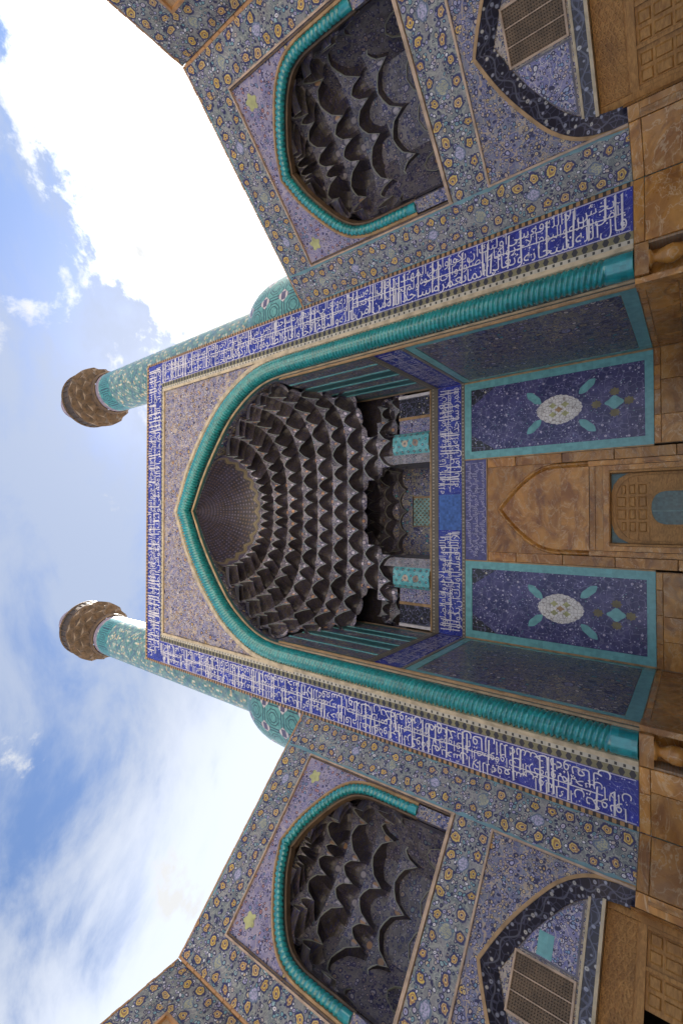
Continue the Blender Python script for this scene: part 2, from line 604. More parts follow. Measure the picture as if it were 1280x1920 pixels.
MAT = {}
for nm, fn, rg, bp in (
        ('floral_border', M_border, .32, .25), ('field_warm', M_field(True), .32, .25), ('field_cool', M_field(False), .32, .25),
        ('scroll', M_scroll, .32, .25), ('white_floral', M_white_floral, .35, .25), ('cream_floral', M_cream_floral, .4, .25),
        ('navy', M_navy, .28, .25), ('medallion_white', M_medallion, .3, .2), ('side_panel', M_sidepanel, .30, .25), ('muq', M_muq(False, False), .36, .3), ('muq_panel', M_muq(False, True), .36, .3), ('shaded_hood', M_muq(True, False), .4, .3), ('shaded_panel', M_muq(True, True), .4, .3), ('muq_face', M_muq_face, .38, .3),
        ('muq_edge', M_plain((.30, .36, .35)), .4, .2), ('shaded_edge', M_plain((.19, .20, .17)), .4, .2), ('turquoise', M_plain((.015, .26, .29), .45, .155, .4), .15, .12),  # second edging colour is darkened for the shade of deep niches
        ('turquoise_pale', M_plain((.155, .41, .43), .4), .25, .2), ('turq_panel', M_turq_panel, .3, .2),
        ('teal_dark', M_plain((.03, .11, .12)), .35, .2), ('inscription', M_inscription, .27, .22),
        ('white_glaze', M_plain((.66, .65, .70), .25), .32, .2), ('pale_script', M_plain((.45, .43, .58), .3), .32, .2),
        ('sky_blue', M_plain((.05, .13, .42), .6, .1, .5), .3, .2), ('lilac_ground', M_plain((.085, .085, .24), .5, .1, .4), .3, .2),
        ('dots_orange', M_dots((.44, .27, .12), (.03, .025, .03), .19, .06, .045), .4, None),
        ('dots_yellow', M_dots((.24, .22, .12), (.03, .03, .04), .26, .11, .085, True), .4, None),
        ('dots_white', M_dots((.56, .53, .44), (.04, .04, .04), .21, .075, .032), .4, None),
        ('dots_grey', M_dots((.15, .13, .10), (.40, .36, .28), .17, .09, .03), .4, None),
        ('cream', M_trim((.56, .47, .32)), .45, .3), ('cream_tan', M_trim((.46, .36, .22)), .45, .3), ('pink_trim', M_trim((.50, .37, .27)), .5, .3), ('tan_dull', M_trim((.26, .19, .12)), .6, .3), ('gold_olive', M_trim((.20, .17, .09)), .4, .2), ('tan', M_trim((.42, .27, .13)), .5, .3), ('orange_brick', M_trim((.47, .26, .12)), .6, .4),
        ('brown_line', M_trim((.13, .085, .05)), .6, .3), ('marble', M_marble, .3, .12), ('wood', M_wood, .5, .35), ('brick', M_brick, .8, .5),
        ('dark_wood_and_shade', M_trim((.055, .035, .02)), .6, .3), ('minaret', M_minaret, .3, .25), ('guldasta', M_guldasta, .3, .25),
        ('sunburst', M_sunburst, .4, .25), ('band_dark', M_band_dark, .3, .2), ('court', M_court, .7, .4), ('corbel', M_corbel, .65, .4),
        ('lattice_brown', M_trim((.15, .10, .06)), .6, .3), ('void_shade', M_trim((.02, .018, .016)), .8, .2), ('lattice_pale', M_trim((.20, .34, .33)), .4, .2),
        ('glass', M_plain((.06, .13, .14), .5, .08, .5), .18, .1), ('gold_green', M_trim((.46, .47, .22)), .4, .2), ('pale_lilac', M_trim((.15, .145, .19)), .4, .2)):
    MAT[nm] = material(nm, fn, rg, .5, bp)
for _n in ('turquoise',):
    _b = MAT[_n].node_tree.nodes['Principled BSDF']
    _b.inputs['Coat Weight'].default_value = .9
    _b.inputs['Coat Roughness'].default_value = .06
MAT['void_shade'].node_tree.nodes['Principled BSDF'].inputs['Specular IOR Level'].default_value = .1  # near-black that stands in for the shade of unlit spaces


# ------------------------------------------------------------------ sky
def build_world():
    w = bpy.data.worlds.new('World')
    sc.world = w
    w.use_nodes = True
    nt = w.node_tree
    g = G(nt)
    bg = nt.nodes['Background']
    sky = g.node('ShaderNodeTexSky', sky_type='NISHITA')
    sky.sun_disc = False
    sky.sun_elevation = math.asin(SUN_DIR.z)
    sky.sun_rotation = math.atan2(SUN_DIR.x, SUN_DIR.y)
    sky.altitude = 1500
    sky.air_density, sky.dust_density, sky.ozone_density = .85, .7, 2.2
    d = X(g, g.node('ShaderNodeTexCoord').outputs['Generated'])
    x, y, z = g.sep(d)
    zz = z.max(.02) + .12
    p = g.comb(x / zz, y / zz, 0)
    big = g.noise(g.jitter(p, 3, .10), 3.2, 10, .62, .15)
    wisp = g.noise(g.vm('MULTIPLY', g.jitter(p, 1.6, .30), (1.0, 1.8, 1)), 2.6, 9, .60, .25)
    px_, py_, _ = g.sep(p)
    # a bank of cumulus fills the right of the sky from the sun's side, a soft veil the left
    f1 = px_ * .45 + py_ * .9 - .47 - g.ss(px_, .28, -.05, 0, .55)
    f2 = px_ * -.6 + py_ * .8 - .60
    fine = g.noise(g.jitter(p, 8, .05), 11, 8, .64, .2)
    cum = f1.max(-.17).min(.30) + (big - .5) * 1.35 + (fine - .5) * .45
    dens = g.ss(cum, -.03, .09)
    veil = g.ss(f2.max(-.25).min(.5) + (wisp - .5) * .9 + (big - .5) * .3, -.13, .30) * .95
    haze = g.ss(wisp + g.ss(px_.abs(), .9, .1, 0, .10), .40, .62, .0, .72)
    low = g.ss(z, .02, .45, .75, 0)
    tint = X(g, sky.outputs[0])
    white = 1 / (SKY_STRENGTH * 2 ** EXPOSURE)
    shade = g.ss(fine * .5 + big * .5 - f1 * .25, .30, .62, 2.3, .92)
    cl = tone(g, (.97, .985, 1.0), shade * white)
    thin = tone(g, (.86, .93, 1.08), g.ss(f2, -.1, .35, .80, 1.12) * white)
    c = g.mix(haze, tint, tone(g, (.80, .90, 1.10), .74 * white))
    c = g.mix(veil, c, thin)
    c = g.mix(low, c, thin)
    c = g.mix(dens, c, cl)
    g.put(bg.inputs[0], c)
    bg.inputs[1].default_value = SKY_STRENGTH


build_world()
sun_d = bpy.data.lights.new('sun', 'SUN')
sun_d.energy, sun_d.angle, sun_d.color = SUN_STRENGTH, math.radians(.5), (1, .95, .87)
sun = bpy.data.objects.new('sun', sun_d)
COL.objects.link(sun)
sun.rotation_euler = SUN_DIR.to_track_quat('Z', 'Y').to_euler()
sun.location = (0, 0, 60)


# ------------------------------------------------------------------ mesh helpers
class Fr:
    """a wall's own axes: u along it, v up, n out of it"""
    def __init__(s, o, U, N, mirror=False):
        s.o, s.U, s.V, s.N = Vector(o), Vector(U), Vector((0, 0, 1)), Vector(N)
        s.flip = (s.U.cross(s.V)).dot(s.N) < 0

    def p(s, u, v, n=0.0):
        return s.o + s.U * u + s.V * v + s.N * n


class MB:
    def __init__(s):
        s.v, s.f, s.uv, s.mi, s.sm = [], [], [], [], []

    def face(s, pts, uvs=None, mi=0, flip=False, smooth=False):
        b = len(s.v)
        s.v += [tuple(q) for q in pts]
        idx = list(range(b, b + len(pts)))
        if uvs is None:
            uvs = [(0, 0)] * len(pts)
        uvs = list(uvs)
        if flip:
            idx.reverse()
            uvs.reverse()
        s.f.append(idx)
        s.uv.append(uvs)
        s.mi.append(mi)
        s.sm.append(smooth)

    def grid(s, P, UV, mi=0, flip=False, smooth=True, wrap=False):
        b = len(s.v)
        R, Cn = len(P), len(P[0])
        for row in P:
            s.v += [tuple(q) for q in row]
        mf = mi if callable(mi) else (lambda i, j: mi)
        for i in range(R - 1):
            for j in range(Cn - 1):
                idx = [b + i * Cn + j, b + i * Cn + j + 1, b + (i + 1) * Cn + j + 1, b + (i + 1) * Cn + j]
                uvs = [UV[i][j], UV[i][j + 1], UV[i + 1][j + 1], UV[i + 1][j]]
                if flip:
                    idx.reverse()
                    uvs.reverse()
                s.f.append(idx)
                s.uv.append(uvs)
                s.mi.append(mf(i, j))
                s.sm.append(smooth)

    def box(s, F, u0, u1, v0, v1, n0, n1, mi=0, swap=False, uo=0.0, vo=0.0):
        """n1 is the outer face; swap turns the texture so that it runs up the piece"""
        q = lambda u, v, n: F.p(u, v, n)
        t = (lambda a, b: (b - vo, a - uo)) if swap else (lambda a, b: (a - uo, b - vo))
        fl = F.flip
        d = n1 - n0
        s.face([q(u0, v0, n1), q(u1, v0, n1), q(u1, v1, n1), q(u0, v1, n1)], [t(u0, v0), t(u1, v0), t(u1, v1), t(u0, v1)], mi, fl)
        s.face([q(u0, v1, n1), q(u1, v1, n1), q(u1, v1, n0), q(u0, v1, n0)], [t(u0, v1), t(u1, v1), t(u1, v1 + d), t(u0, v1 + d)], mi, fl)
        s.face([q(u0, v0, n0), q(u1, v0, n0), q(u1, v0, n1), q(u0, v0, n1)], [t(u0, v0 - d), t(u1, v0 - d), t(u1, v0), t(u0, v0)], mi, fl)
        s.face([q(u1, v0, n1), q(u1, v0, n0), q(u1, v1, n0), q(u1, v1, n1)], [t(u1, v0), t(u1 + d, v0), t(u1 + d, v1), t(u1, v1)], mi, fl)
        s.face([q(u0, v0, n0), q(u0, v0, n1), q(u0, v1, n1), q(u0, v1, n0)], [t(u0 - d, v0), t(u0, v0), t(u0, v1), t(u0 - d, v1)], mi, fl)
        s.face([q(u0, v0, n0), q(u0, v1, n0), q(u1, v1, n0), q(u1, v0, n0)], [t(u0, v0), t(u0, v1), t(u1, v1), t(u1, v0)], mi, fl)

    def ribbon(s, F, A, B, nA, nB, mi=0, along=True, smooth=False):
        """surface between two (u, v) curves of the same length; with along the texture follows the curve"""
        L = 0.0
        P, UV = [], []
        for k, (a, b) in enumerate(zip(A, B)):
            if k:
                L += math.dist(a, A[k - 1])
            w = math.sqrt((a[0] - b[0]) ** 2 + (a[1] - b[1]) ** 2 + (nA - nB) ** 2)
            P.append([F.p(*a, nA), F.p(*b, nB)])
            UV.append([(L, 0), (L, w)] if along else [a, b])
        s.grid(P, UV, mi, F.flip, smooth)

    def prism(s, F, pts, n0, n1, mi=0, uo=0., vo=0., back=True):
        """pts counter-clockwise as seen from outside (in u, v)"""
        s.face([F.p(u, v, n1) for u, v in pts], [(u - uo, v - vo) for u, v in pts], mi, F.flip)
        k = len(pts)
        for i in range(k):
            a, b = pts[i], pts[(i + 1) % k]
            s.face([F.p(*a, n0), F.p(*b, n0), F.p(*b, n1), F.p(*a, n1)], [(a[0], 0), (b[0], 0), (b[0], .05), (a[0], .05)], mi, F.flip)
        if back:
            s.face([F.p(u, v, n0) for u, v in reversed(pts)], [(u - uo, v - vo) for u, v in reversed(pts)], mi, F.flip)

    def build(s, name, mats, parent=None, weld=True, label=None, stuff=False):
        mats = [mats] if isinstance(mats, str) else mats
        me = bpy.data.meshes.new(name)
        off = ORIGIN.get(parent.name, Vector()) if parent else Vector()
        me.from_pydata([(a[0] - off.x, a[1] - off.y, a[2] - off.z) for a in s.v], [], s.f)
        ul = me.uv_layers.new(name='UVMap')
        flat = [c for fu in s.uv for q in fu for c in q]
        ul.data.foreach_set('uv', flat)
        me.polygons.foreach_set('material_index', s.mi)
        me.polygons.foreach_set('use_smooth', s.sm)
        for mname in mats:
            me.materials.append(MAT[mname])
        if weld:
            bm = bmesh.new()
            bm.from_mesh(me)
            bmesh.ops.remove_doubles(bm, verts=bm.verts, dist=.0004)
            bm.to_mesh(me)
            bm.free()
        o = bpy.data.objects.new(name, me)
        COL.objects.link(o)
        if parent:
            o.parent = parent
            ORIGIN[o.name] = off
        if label:
            o['label'] = label
        if stuff:
            o['kind'] = 'stuff'
        return o


ORIGIN = {}


def thing(name, label, cat, loc, group=None):
    o = bpy.data.objects.new(name, None)
    COL.objects.link(o)
    o.empty_display_size = .5
    o.location = loc
    ORIGIN[o.name] = Vector(loc)
    o['label'], o['category'], o['kind'] = label, cat, 'thing'
    if group:
        o['group'] = group
    return o


def B(name, mats, parent, F, *boxes, **kw):
    """one part made of boxes"""
    lab = kw.pop('label', None)
    mb = MB()
    for b in boxes:
        mb.box(F, *b, **kw)
    return mb.build(name, mats, parent, label=lab)


def resample(pts, step):
    """smooth curve (Catmull-Rom) through points, sampled evenly"""
    P = [np.array(q, float) for q in pts]
    P = [2 * P[0] - P[1]] + P + [2 * P[-1] - P[-2]]
    out = []
    for i in range(1, len(P) - 2):
        a, b, c, d = P[i - 1:i + 3]
        for t in np.linspace(0, 1, 24, endpoint=False):
            out.append(.5 * (2 * b + (c - a) * t + (2 * a - 5 * b + 4 * c - d) * t * t + (3 * b - a - 3 * c + d) * t ** 3))
    out.append(P[-2])
    out = np.array(out)
    L = np.concatenate([[0], np.cumsum(np.linalg.norm(np.diff(out, axis=0), axis=1))])
    n = max(2, int(round(L[-1] / step)) + 1)
    s = np.linspace(0, L[-1], n)
    return [tuple(np.interp(s, L, out[:, k]) for k in range(out.shape[1])) for s in s]


def arch(half, bottom, step, uc=0.0, n=None):
    """full outline, right foot -> apex -> left foot; half runs apex -> springing"""
    h = resample(half, step)
    if n:
        idx = np.linspace(0, len(h) - 1, n)
        a = np.array(h)
        h = [tuple(np.interp(i, np.arange(len(h)), a[:, k]) for k in range(2)) for i in idx]
    foot = (half[-1][0], bottom)
    r = [foot] + h[::-1]
    return [(uc + x, z) for x, z in r] + [(uc - x, z) for x, z in r[-2::-1]]


def cord(path, R, pitch, starts, sides=22, twist=True, amp=.17, collar=0.0, per=7, up_hint=None):
    """a twisted glazed cord along a 3-D path"""
    Pth = np.array(path)
    L = np.concatenate([[0], np.cumsum(np.linalg.norm(np.diff(Pth, axis=0), axis=1))])
    n = int(L[-1] / (pitch / per)) + 1
    ss_ = np.linspace(0, L[-1], n)
    C = np.array([[np.interp(s, L, Pth[:, k]) for k in range(3)] for s in ss_])
    T = np.gradient(C, axis=0)
    T /= np.linalg.norm(T, axis=1)[:, None]
    ref = np.array(up_hint if up_hint is not None else (0, 1, 0), float)
    P, UV = [], []
    for i, s in enumerate(ss_):
        b = np.cross(T[i], ref)
        b /= np.linalg.norm(b)
        a = np.cross(b, T[i])
        e = min(s, L[-1] - s)
        row, ur = [], []
        for j in range(sides + 1):
            th = 2 * PI * j / sides
            if e > collar:
                ph = starts * th + 2 * PI * s / pitch
                r = R * (1 - amp + amp * abs(math.cos(ph / 2)) ** .55)
            else:
                r = R * (.93 + .07 * abs(math.cos(2.5 * th)))
            q = C[i] + r * (math.cos(th) * a + math.sin(th) * b)
            row.append(tuple(q))
            ur.append((s, R * th))
        P.append(row)
        UV.append(ur)
    mb = MB()
    mb.grid(P, UV, 0, False, True)
    mb.face([P[0][j] for j in range(sides)][::-1])
    mb.face([P[-1][j] for j in range(sides)])
    return mb


def plate_holes(F, u0, u1, v0, v1, n0, n1, cu, cv, hole=.62, kind='diamond', stag=True):
    """pierced screen: a real plate with holes"""
    mb = MB()
    nu, nv = max(1, round((u1 - u0) / cu)), max(1, round((v1 - v0) / cv))
    cu, cv = (u1 - u0) / nu, (v1 - v0) / nv
    for i in range(nu):
        for j in range(nv):
            a, b = u0 + i * cu, v0 + j * cv
            mu, mv = a + cu / 2, b + cv / 2
            h = hole / 2
            if stag and (i + j) % 2:
                mb.face([F.p(a, b, n1), F.p(a + cu, b, n1), F.p(a + cu, b + cv, n1), F.p(a, b + cv, n1)], [(a, b), (a + cu, b), (a + cu, b + cv), (a, b + cv)], 0, F.flip)
                continue
            outer = [(a, b), (mu, b), (a + cu, b), (a + cu, mv), (a + cu, b + cv), (mu, b + cv), (a, b + cv), (a, mv)]
            k = 1.0 if stag else .8
            inner = [(mu + h * cu * k * 1.2 * math.cos(t), mv + h * cv * k * 1.2 * math.sin(t)) for t in [PI * (1.25 + .25 * q) for q in range(8)]]
            for q in range(8):
                w = (q + 1) % 8
                mb.face([F.p(*outer[q], n1), F.p(*outer[w], n1), F.p(*inner[w], n1), F.p(*inner[q], n1)], [outer[q], outer[w], inner[w], inner[q]], 0, F.flip)
                mb.face([F.p(*inner[q], n1), F.p(*inner[w], n1), F.p(*inner[w], n0), F.p(*inner[q], n0)], [inner[q], inner[w], inner[w], inner[q]], 0, F.flip)
    return mb


def bars(mb, F, u0, u1, v0, v1, ang, spacing, w, n0, n1, mi=0):
    """parallel bars clipped to a rectangle"""
    c, s = math.cos(ang), math.sin(ang)
    cu, cv = (u0 + u1) / 2, (v0 + v1) / 2
    R = math.hypot(u1 - u0, v1 - v0)
    k = -R
    while k < R:
        ox, oy = cu - s * k, cv + c * k
        t0, t1 = -R, R
        ok = True
        for o, d, lo, hi in ((ox, c, u0, u1), (oy, s, v0, v1)):
            if abs(d) < 1e-6:
                if o < lo + w or o > hi - w:
                    ok = False
                continue
            a, b = (lo - o) / d, (hi - o) / d
            t0, t1 = max(t0, min(a, b)), min(t1, max(a, b))
        if ok and t1 - t0 > .05:
            h = w / 2
            pts = [(ox + c * t0 + s * h, oy + s * t0 - c * h), (ox + c * t1 + s * h, oy + s * t1 - c * h),
                   (ox + c * t1 - s * h, oy + s * t1 + c * h), (ox + c * t0 - s * h, oy + s * t0 + c * h)]
            mb.prism(F, pts, n0, n1, mi, back=False)
        k += spacing


# ------------------------------------------------------------------ Arabic lettering
FORMS = {}
_c = 0xFE80
for ch, nf in (('ء', 1), ('آ', 2), ('أ', 2), ('ؤ', 2), ('إ', 2), ('ئ', 4), ('ا', 2), ('ب', 4), ('ة', 2), ('ت', 4), ('ث', 4), ('ج', 4), ('ح', 4), ('خ', 4),
               ('د', 2), ('ذ', 2), ('ر', 2), ('ز', 2), ('س', 4), ('ش', 4), ('ص', 4), ('ض', 4), ('ط', 4), ('ظ', 4), ('ع', 4), ('غ', 4), ('ف', 4), ('ق', 4),
               ('ك', 4), ('ل', 4), ('م', 4), ('ن', 4), ('ه', 4), ('و', 2), ('ى', 2), ('ي', 4)):
    FORMS[ch] = (_c, nf)
    _c += nf


def shape(text):
    """joined letter forms in drawing order (left to right)"""
    out = []
    for word in text.split(' '):
        w = []
        i = 0
        prev = False
        while i < len(word):
            ch = word[i]
            base, nf = FORMS[ch]
            if ch == 'ل' and i + 1 < len(word) and word[i + 1] in 'اآأإ':
                lig = {'آ': 0xFEF5, 'أ': 0xFEF7, 'إ': 0xFEF9, 'ا': 0xFEFB}[word[i + 1]]
                w.append(chr(lig + (1 if prev else 0)))
                prev = False
                i += 2
                continue
            nxt = i + 1 < len(word) and nf == 4 and FORMS[word[i + 1]][1] >= 2
            if nf == 1:
                k = 0
            elif prev and nxt:
                k = 3
            elif prev:
                k = 1
            elif nxt:
                k = 2
            else:
                k = 0
            w.append(chr(base + k))
            prev = nxt
            i += 1
        out.append(''.join(reversed(w)))
    return ' '.join(reversed(out))


VERSE = 'قال الله سبحانه وتعالى انما يعمر مساجد الله من آمن بالله واليوم الآخر واقام الصلوة وآتى الزكوة ولم يخش الا الله فعسى اولئك ان يكونوا من المهتدين'
WORDS = VERSE.split(' ')
_fc = bpy.data.curves.new('lettering_source', 'FONT')
_fc.resolution_u = 2
_fo = bpy.data.objects.new('lettering_source', _fc)
COL.objects.link(_fo)
WORD_MESH = {}


def word_mesh(w):
    if w not in WORD_MESH:
        _fc.body = shape(w)
        _fc.offset = -.005
        dg = bpy.context.evaluated_depsgraph_get()
        dg.update()
        ev = _fo.evaluated_get(dg)
        me = ev.to_mesh()
        vs = [(v.co.x, v.co.y) for v in me.vertices]
        fs = [list(p.vertices) for p in me.polygons]
        ev.to_mesh_clear()
        x0 = min(v[0] for v in vs)
        WORD_MESH[w] = ([(v[0] - x0, v[1]) for v in vs], fs, max(v[0] for v in vs) - x0)
    return WORD_MESH[w]


def lettering(mb, place, length, H, start=0, seed=1, bold=1.0, rows=((.03, .43), (.37, .33), (.64, .37)), tall=True, sx=1.0):
    """white thuluth-like script: stacked rows of words, long uprights, sweeping horizontals.
    place(a, b, c): a runs leftwards (negative), b = height inside the band, c = how proud the stroke is"""
    R = random.Random(seed)

    def add(pts, faces, lay):
        b = len(mb.v)
        mb.v += [tuple(place(x, y, .0012 * lay)) for x, y in pts]
        for f in faces:
            mb.f.append([b + k for k in f])
            mb.uv.append([(pts[k][0], pts[k][1]) for k in f])
            mb.mi.append(0)
            mb.sm.append(False)

    for ri, (v0, size) in enumerate(rows):
        a = .06 + ri * .12 * H
        k = start + ri * 9
        S = size * H
        n = 0
        while a < length - .12:
            s = S * R.uniform(.88, 1.05) * sx
            for tries in range(12):
                vs, fs, wd = word_mesh(WORDS[k % len(WORDS)])
                k += 1
                if a + wd * s < length - .03:
                    break
            else:
                break
            dy = R.uniform(-.03, .04) * H
            n += 1
            add([(-(a + wd * s) + x * s, v0 * H + dy + (y + .12) * S * 1.12) for x, y in vs], fs, ri * 2 + n % 2)
            a += wd * s + .03 * H
    q = 0
    if tall:
        a = .16
        while a < length - .15:
            w = .023 * H * bold
            q += 1
            y0, y1 = R.choice(((.06, .95), (.10, .96), (.08, .62), (.40, .96), (.06, .93)))
            y0, y1 = y0 * H, y1 * H
            sl = R.uniform(-.03, .03) * H
            add([(-a - w, y0), (-a + w * .6, y0 + .02 * H), (-a + w + sl, y1), (-a - w + sl, y1 - .03 * H), (-a - w * 2.4 + sl, y1 - .07 * H)],
                [[0, 1, 2, 3], [3, 2, 4]], 6 + q % 2)
            a += R.choice((.10, .13, .2, .34, .45, .6)) * H
        a = .1
        while a < length - 1.2:
            q += 1
            ln = min(R.uniform(1.2, 3.2) * H, length - a - .1)
            y = R.choice((.46, .5, .55)) * H
            h = .013 * H * bold
            add([(-a - ln, y - h + .02 * H), (-a, y - h), (-a, y + h), (-a - ln, y + h + .02 * H)], [[0, 1, 2, 3]], 8 + q % 2)
            a += ln + R.uniform(.1, .5) * H
        for _ in range(int(length / H * 8)):
            q += 1
            x, y, r = -R.uniform(.1, length - .1), R.uniform(.06, .94) * H, R.uniform(.018, .032) * H
            add([(x - r, y), (x, y - r), (x + r, y), (x, y + r)], [[0, 1, 2, 3]], 10 + q % 5)


# ------------------------------------------------------------------ honeycomb vaults
def ring_pts(a, b, n, y0, K=400):
    P = []
    for i in range(K + 1):
        t = PI * i / K
        c, s = math.cos(t), math.sin(t)
        P.append((a * math.copysign(abs(c) ** (2 / n), c), y0 + b * abs(s) ** (2 / n)))
    P = np.array(P)
    L = np.concatenate([[0], np.cumsum(np.linalg.norm(np.diff(P, axis=0), axis=1))])
    return P, L / L[-1], L[-1]


def honeycomb(place, rings, counts, parent, rnd, recess=.30, shift=False, alt=.0, t_wall=.70, rough=False, keel=.28, skip=None, flip=False, nu=6, mats=('muq', 'muq_edge', 'muq_face', 'muq_panel'), spring=.36, drop=0.0):
    """tiers of pointed hollow cells; rings = (z, half width, depth, roundness, front)"""
    R = [(r[0], *ring_pts(*r[1:])) for r in rings]

    def at(i, s):
        z, P, S, L = R[i]
        return np.array((np.interp(s, S, P[:, 0]), np.interp(s, S, P[:, 1])))

    def normal(i, s):
        d = at(i, min(s + .004, 1)) - at(i, max(s - .004, 0))
        d /= np.linalg.norm(d) + 1e-9
        return np.array((d[1], -d[0]))      # outward (away from the middle)

    made = []
    for i, N in enumerate(counts):
        z0, z1 = R[i][0], R[i + 1][0]
        Ln = R[i][3]
        odd = shift and i % 2 == 1
        for k in range(N + 1 if odd else N):
            def edge_at(e):
                c = N / 2
                if alt == 0 or e <= 0 or e >= N or abs(e - c) < .01:
                    return min(N, max(0, e)) / N
                sgn = 1 if int(e + (1 if (i // 2) % 2 else 0)) % 2 else -1
                return (e + alt * .5 * sgn * (1 if e < c else -1)) / N
            ea, eb = edge_at(k - .5 if odd else k), edge_at(k + .5 if odd else k + 1)
            sm, hw = (ea + eb) / 2, (eb - ea) / 2
            slim = min(1.0, .62 + .38 * hw * 2 * N)
            if skip and skip(i, at(i, min(.999, max(.001, sm))), z0):
                continue
            tall = rnd.uniform(.94, 1.06)
            hang = rnd.choice((.0, .05, .10, .15)) if i and rough else .02
            rec = recess * Ln * hw * 2 * rnd.uniform(.8, 1.25)
            cols = []
            for j in range(nu + 1):
                u = -1 + 2 * j / nu
                s = min(1, max(0, sm + u * hw))
                A, Bp, Nn = at(i, s), at(i + 1, s), normal(i, s)
                vc = spring * slim + (.985 * slim - spring * slim) * ((1 - keel) * math.sqrt(1 - u * u) + keel * (1 - abs(u)))     # height of the mouth, a keel-tipped round arch
                col = []
                nv = 11
                arc = 0.0
                low = hang * (z1 - z0) * (1 - abs(u) ** 5)
                n0_ = Nn * rec * (1 - abs(u) ** 2.6) ** .6
                col.append(((A[0] + n0_[0], A[1] + n0_[1], z0 - low), (u * hw * Ln * 1.15, -low), 0))
                for q in range(nv + 1):
                    t = q / nv
                    v = vc * t
                    t0 = t_wall * (1 - abs(u) ** 3)
                    tc = max(0.0, (t - t0) / (1 - t0))
                    w = 1 - math.sqrt(max(0.0, 1 - tc * tc))
                    rr = rec * (1 - abs(u) ** 2.6) ** .6 * (1 - t ** 6)
                    xy = A + (Bp - A) * w + Nn * rr
                    pt = (xy[0], xy[1], z0 + (z1 - z0) * v)
                    if q:
                        arc += math.dist(pt, col[-1][0])
                    col.append((pt, (u * hw * Ln * 1.15, arc), 0))
                edge = min(.045, (1 - vc) * (z1 - z0) * .5 + .012)
                zc = z0 + (z1 - z0) * vc
                fr = Bp - Nn * .02
                col.append(((fr[0], fr[1], zc), (u * hw * Ln, 0), 1))
                col.append(((fr[0], fr[1], zc + edge), (u * hw * Ln, edge), 1))
                fo = .24 - (z0 + z1) / 2 + .05
                uo = (u - (1 if u > 0 else -1)) * hw * Ln
                col.append(((fr[0], fr[1], zc + edge), (uo, zc + edge + fo - .1), 2))
                zt = max(z1, zc + edge) + .03
                col.append(((fr[0], fr[1], zt), (uo, zt + fo - .1), 2))
                cols.append(col)
            mb = MB()
            n = len(cols[0])

            def seg(a, b, mi, smooth):
                Pg = [[place(*cols[j][q][0]) for j in range(nu + 1)] for q in range(a, b + 1)]
                Ug = [[cols[j][q][1] for j in range(nu + 1)] for q in range(a, b + 1)]
                mb.grid(Pg, Ug, mi, flip, smooth)
            kw = max(1, round(t_wall * 11 + .3))
            kw += 1
            seg(0, kw, 3, False)
            seg(kw, 12, 0, False)
            seg(12, 13, 1, False)
            seg(13, 14, 1, False)
            seg(15, 16, 2, False)
            made.append(mb.build('muqarnas_cell', mats, parent, weld=False))
    return made


# ------------------------------------------------------------------ marble slabs
BRICKS = {}


def brick_row(F, p0, p1, parent, seed, step=.25, depth=.30, hgt=.07):
    """a run of weathered bricks laid one by one between two points (u, v) of a wall; they share a few meshes"""
    R = random.Random(seed)
    d = (p1[0] - p0[0], p1[1] - p0[1])
    ln = math.hypot(*d)
    n = max(1, round(ln / step))
    horiz = abs(d[0]) > abs(d[1])
    key = (tuple(F.U), tuple(F.N), horiz, depth, hgt)
    if key not in BRICKS:
        BRICKS[key] = []
        for k in range(4):
            mb = MB()
            F0 = Fr((0, 0, 0), F.U, F.N)
            j = lambda a: a * R.uniform(.0, 1.0)
            a, b = (step - .012, hgt) if horiz else (hgt, step - .012)
            bevel_slab(mb, F0, 0, a, 0, b, -depth, .0 - j(.012), .008 + j(.008))
            mb.face([F0.p(0, b, -depth), F0.p(0, b, -.02), F0.p(a, b, -.02), F0.p(a, b, -depth)], None, 0, not F0.flip)
            o = mb.build('brick', 'orange_brick', None, weld=False)
            BRICKS[key].append(o.data)
            bpy.data.objects.remove(o)
    off = ORIGIN[parent.name]
    for k in range(n):
        o = bpy.data.objects.new('brick', R.choice(BRICKS[key]))
        COL.objects.link(o)
        o.parent = parent
        t = k / n
        o.location = F.p(p0[0] + d[0] * t, p0[1] + d[1] * t, R.uniform(.0, .014)) - off + Vector((0, 0, R.uniform(-.004, .008)))
        o.rotation_euler = (R.uniform(-.02, .02), R.uniform(-.02, .02), R.uniform(-.012, .012))


def slabs(F, u0, u1, parent, rows, seed, wmin=.8, wmax=1.7, n1=.0, thick=.08, cuts=None, name='marble_slab'):
    R = random.Random(seed)
    for v0, v1 in rows:
        a = u0
        edges = [u0]
        while a < u1 - wmin * 1.3:
            a += R.uniform(wmin, wmax)
            if a < u1 - wmin * .5:
                edges.append(a)
        edges.append(u1)
        for a, b in zip(edges, edges[1:]):
            g = .004
            pr = R.uniform(-.006, .006)
            mb = MB()
            bevel_slab(mb, F, a + g, b - g, v0 + g, v1 - g, n1 - thick, n1 + pr)
            mb.build(name, 'marble', parent)


def bevel_slab(mb, F, u0, u1, v0, v1, n0, n1, c=.012, mi=0):
    o = [(u0, v0), (u1, v0), (u1, v1), (u0, v1)]
    i = [(u0 + c, v0 + c), (u1 - c, v0 + c), (u1 - c, v1 - c), (u0 + c, v1 - c)]
    mb.face([F.p(*q, n1) for q in i], i, mi, F.flip)
    for k in range(4):
        w = (k + 1) % 4
        mb.face([F.p(*o[k], n1 - c), F.p(*o[w], n1 - c), F.p(*i[w], n1), F.p(*i[k], n1)], [o[k], o[w], i[w], i[k]], mi, F.flip)
        mb.face([F.p(*o[k], n0), F.p(*o[w], n0), F.p(*o[w], n1 - c), F.p(*o[k], n1 - c)], [o[k], o[w], o[w], o[k]], mi, F.flip)


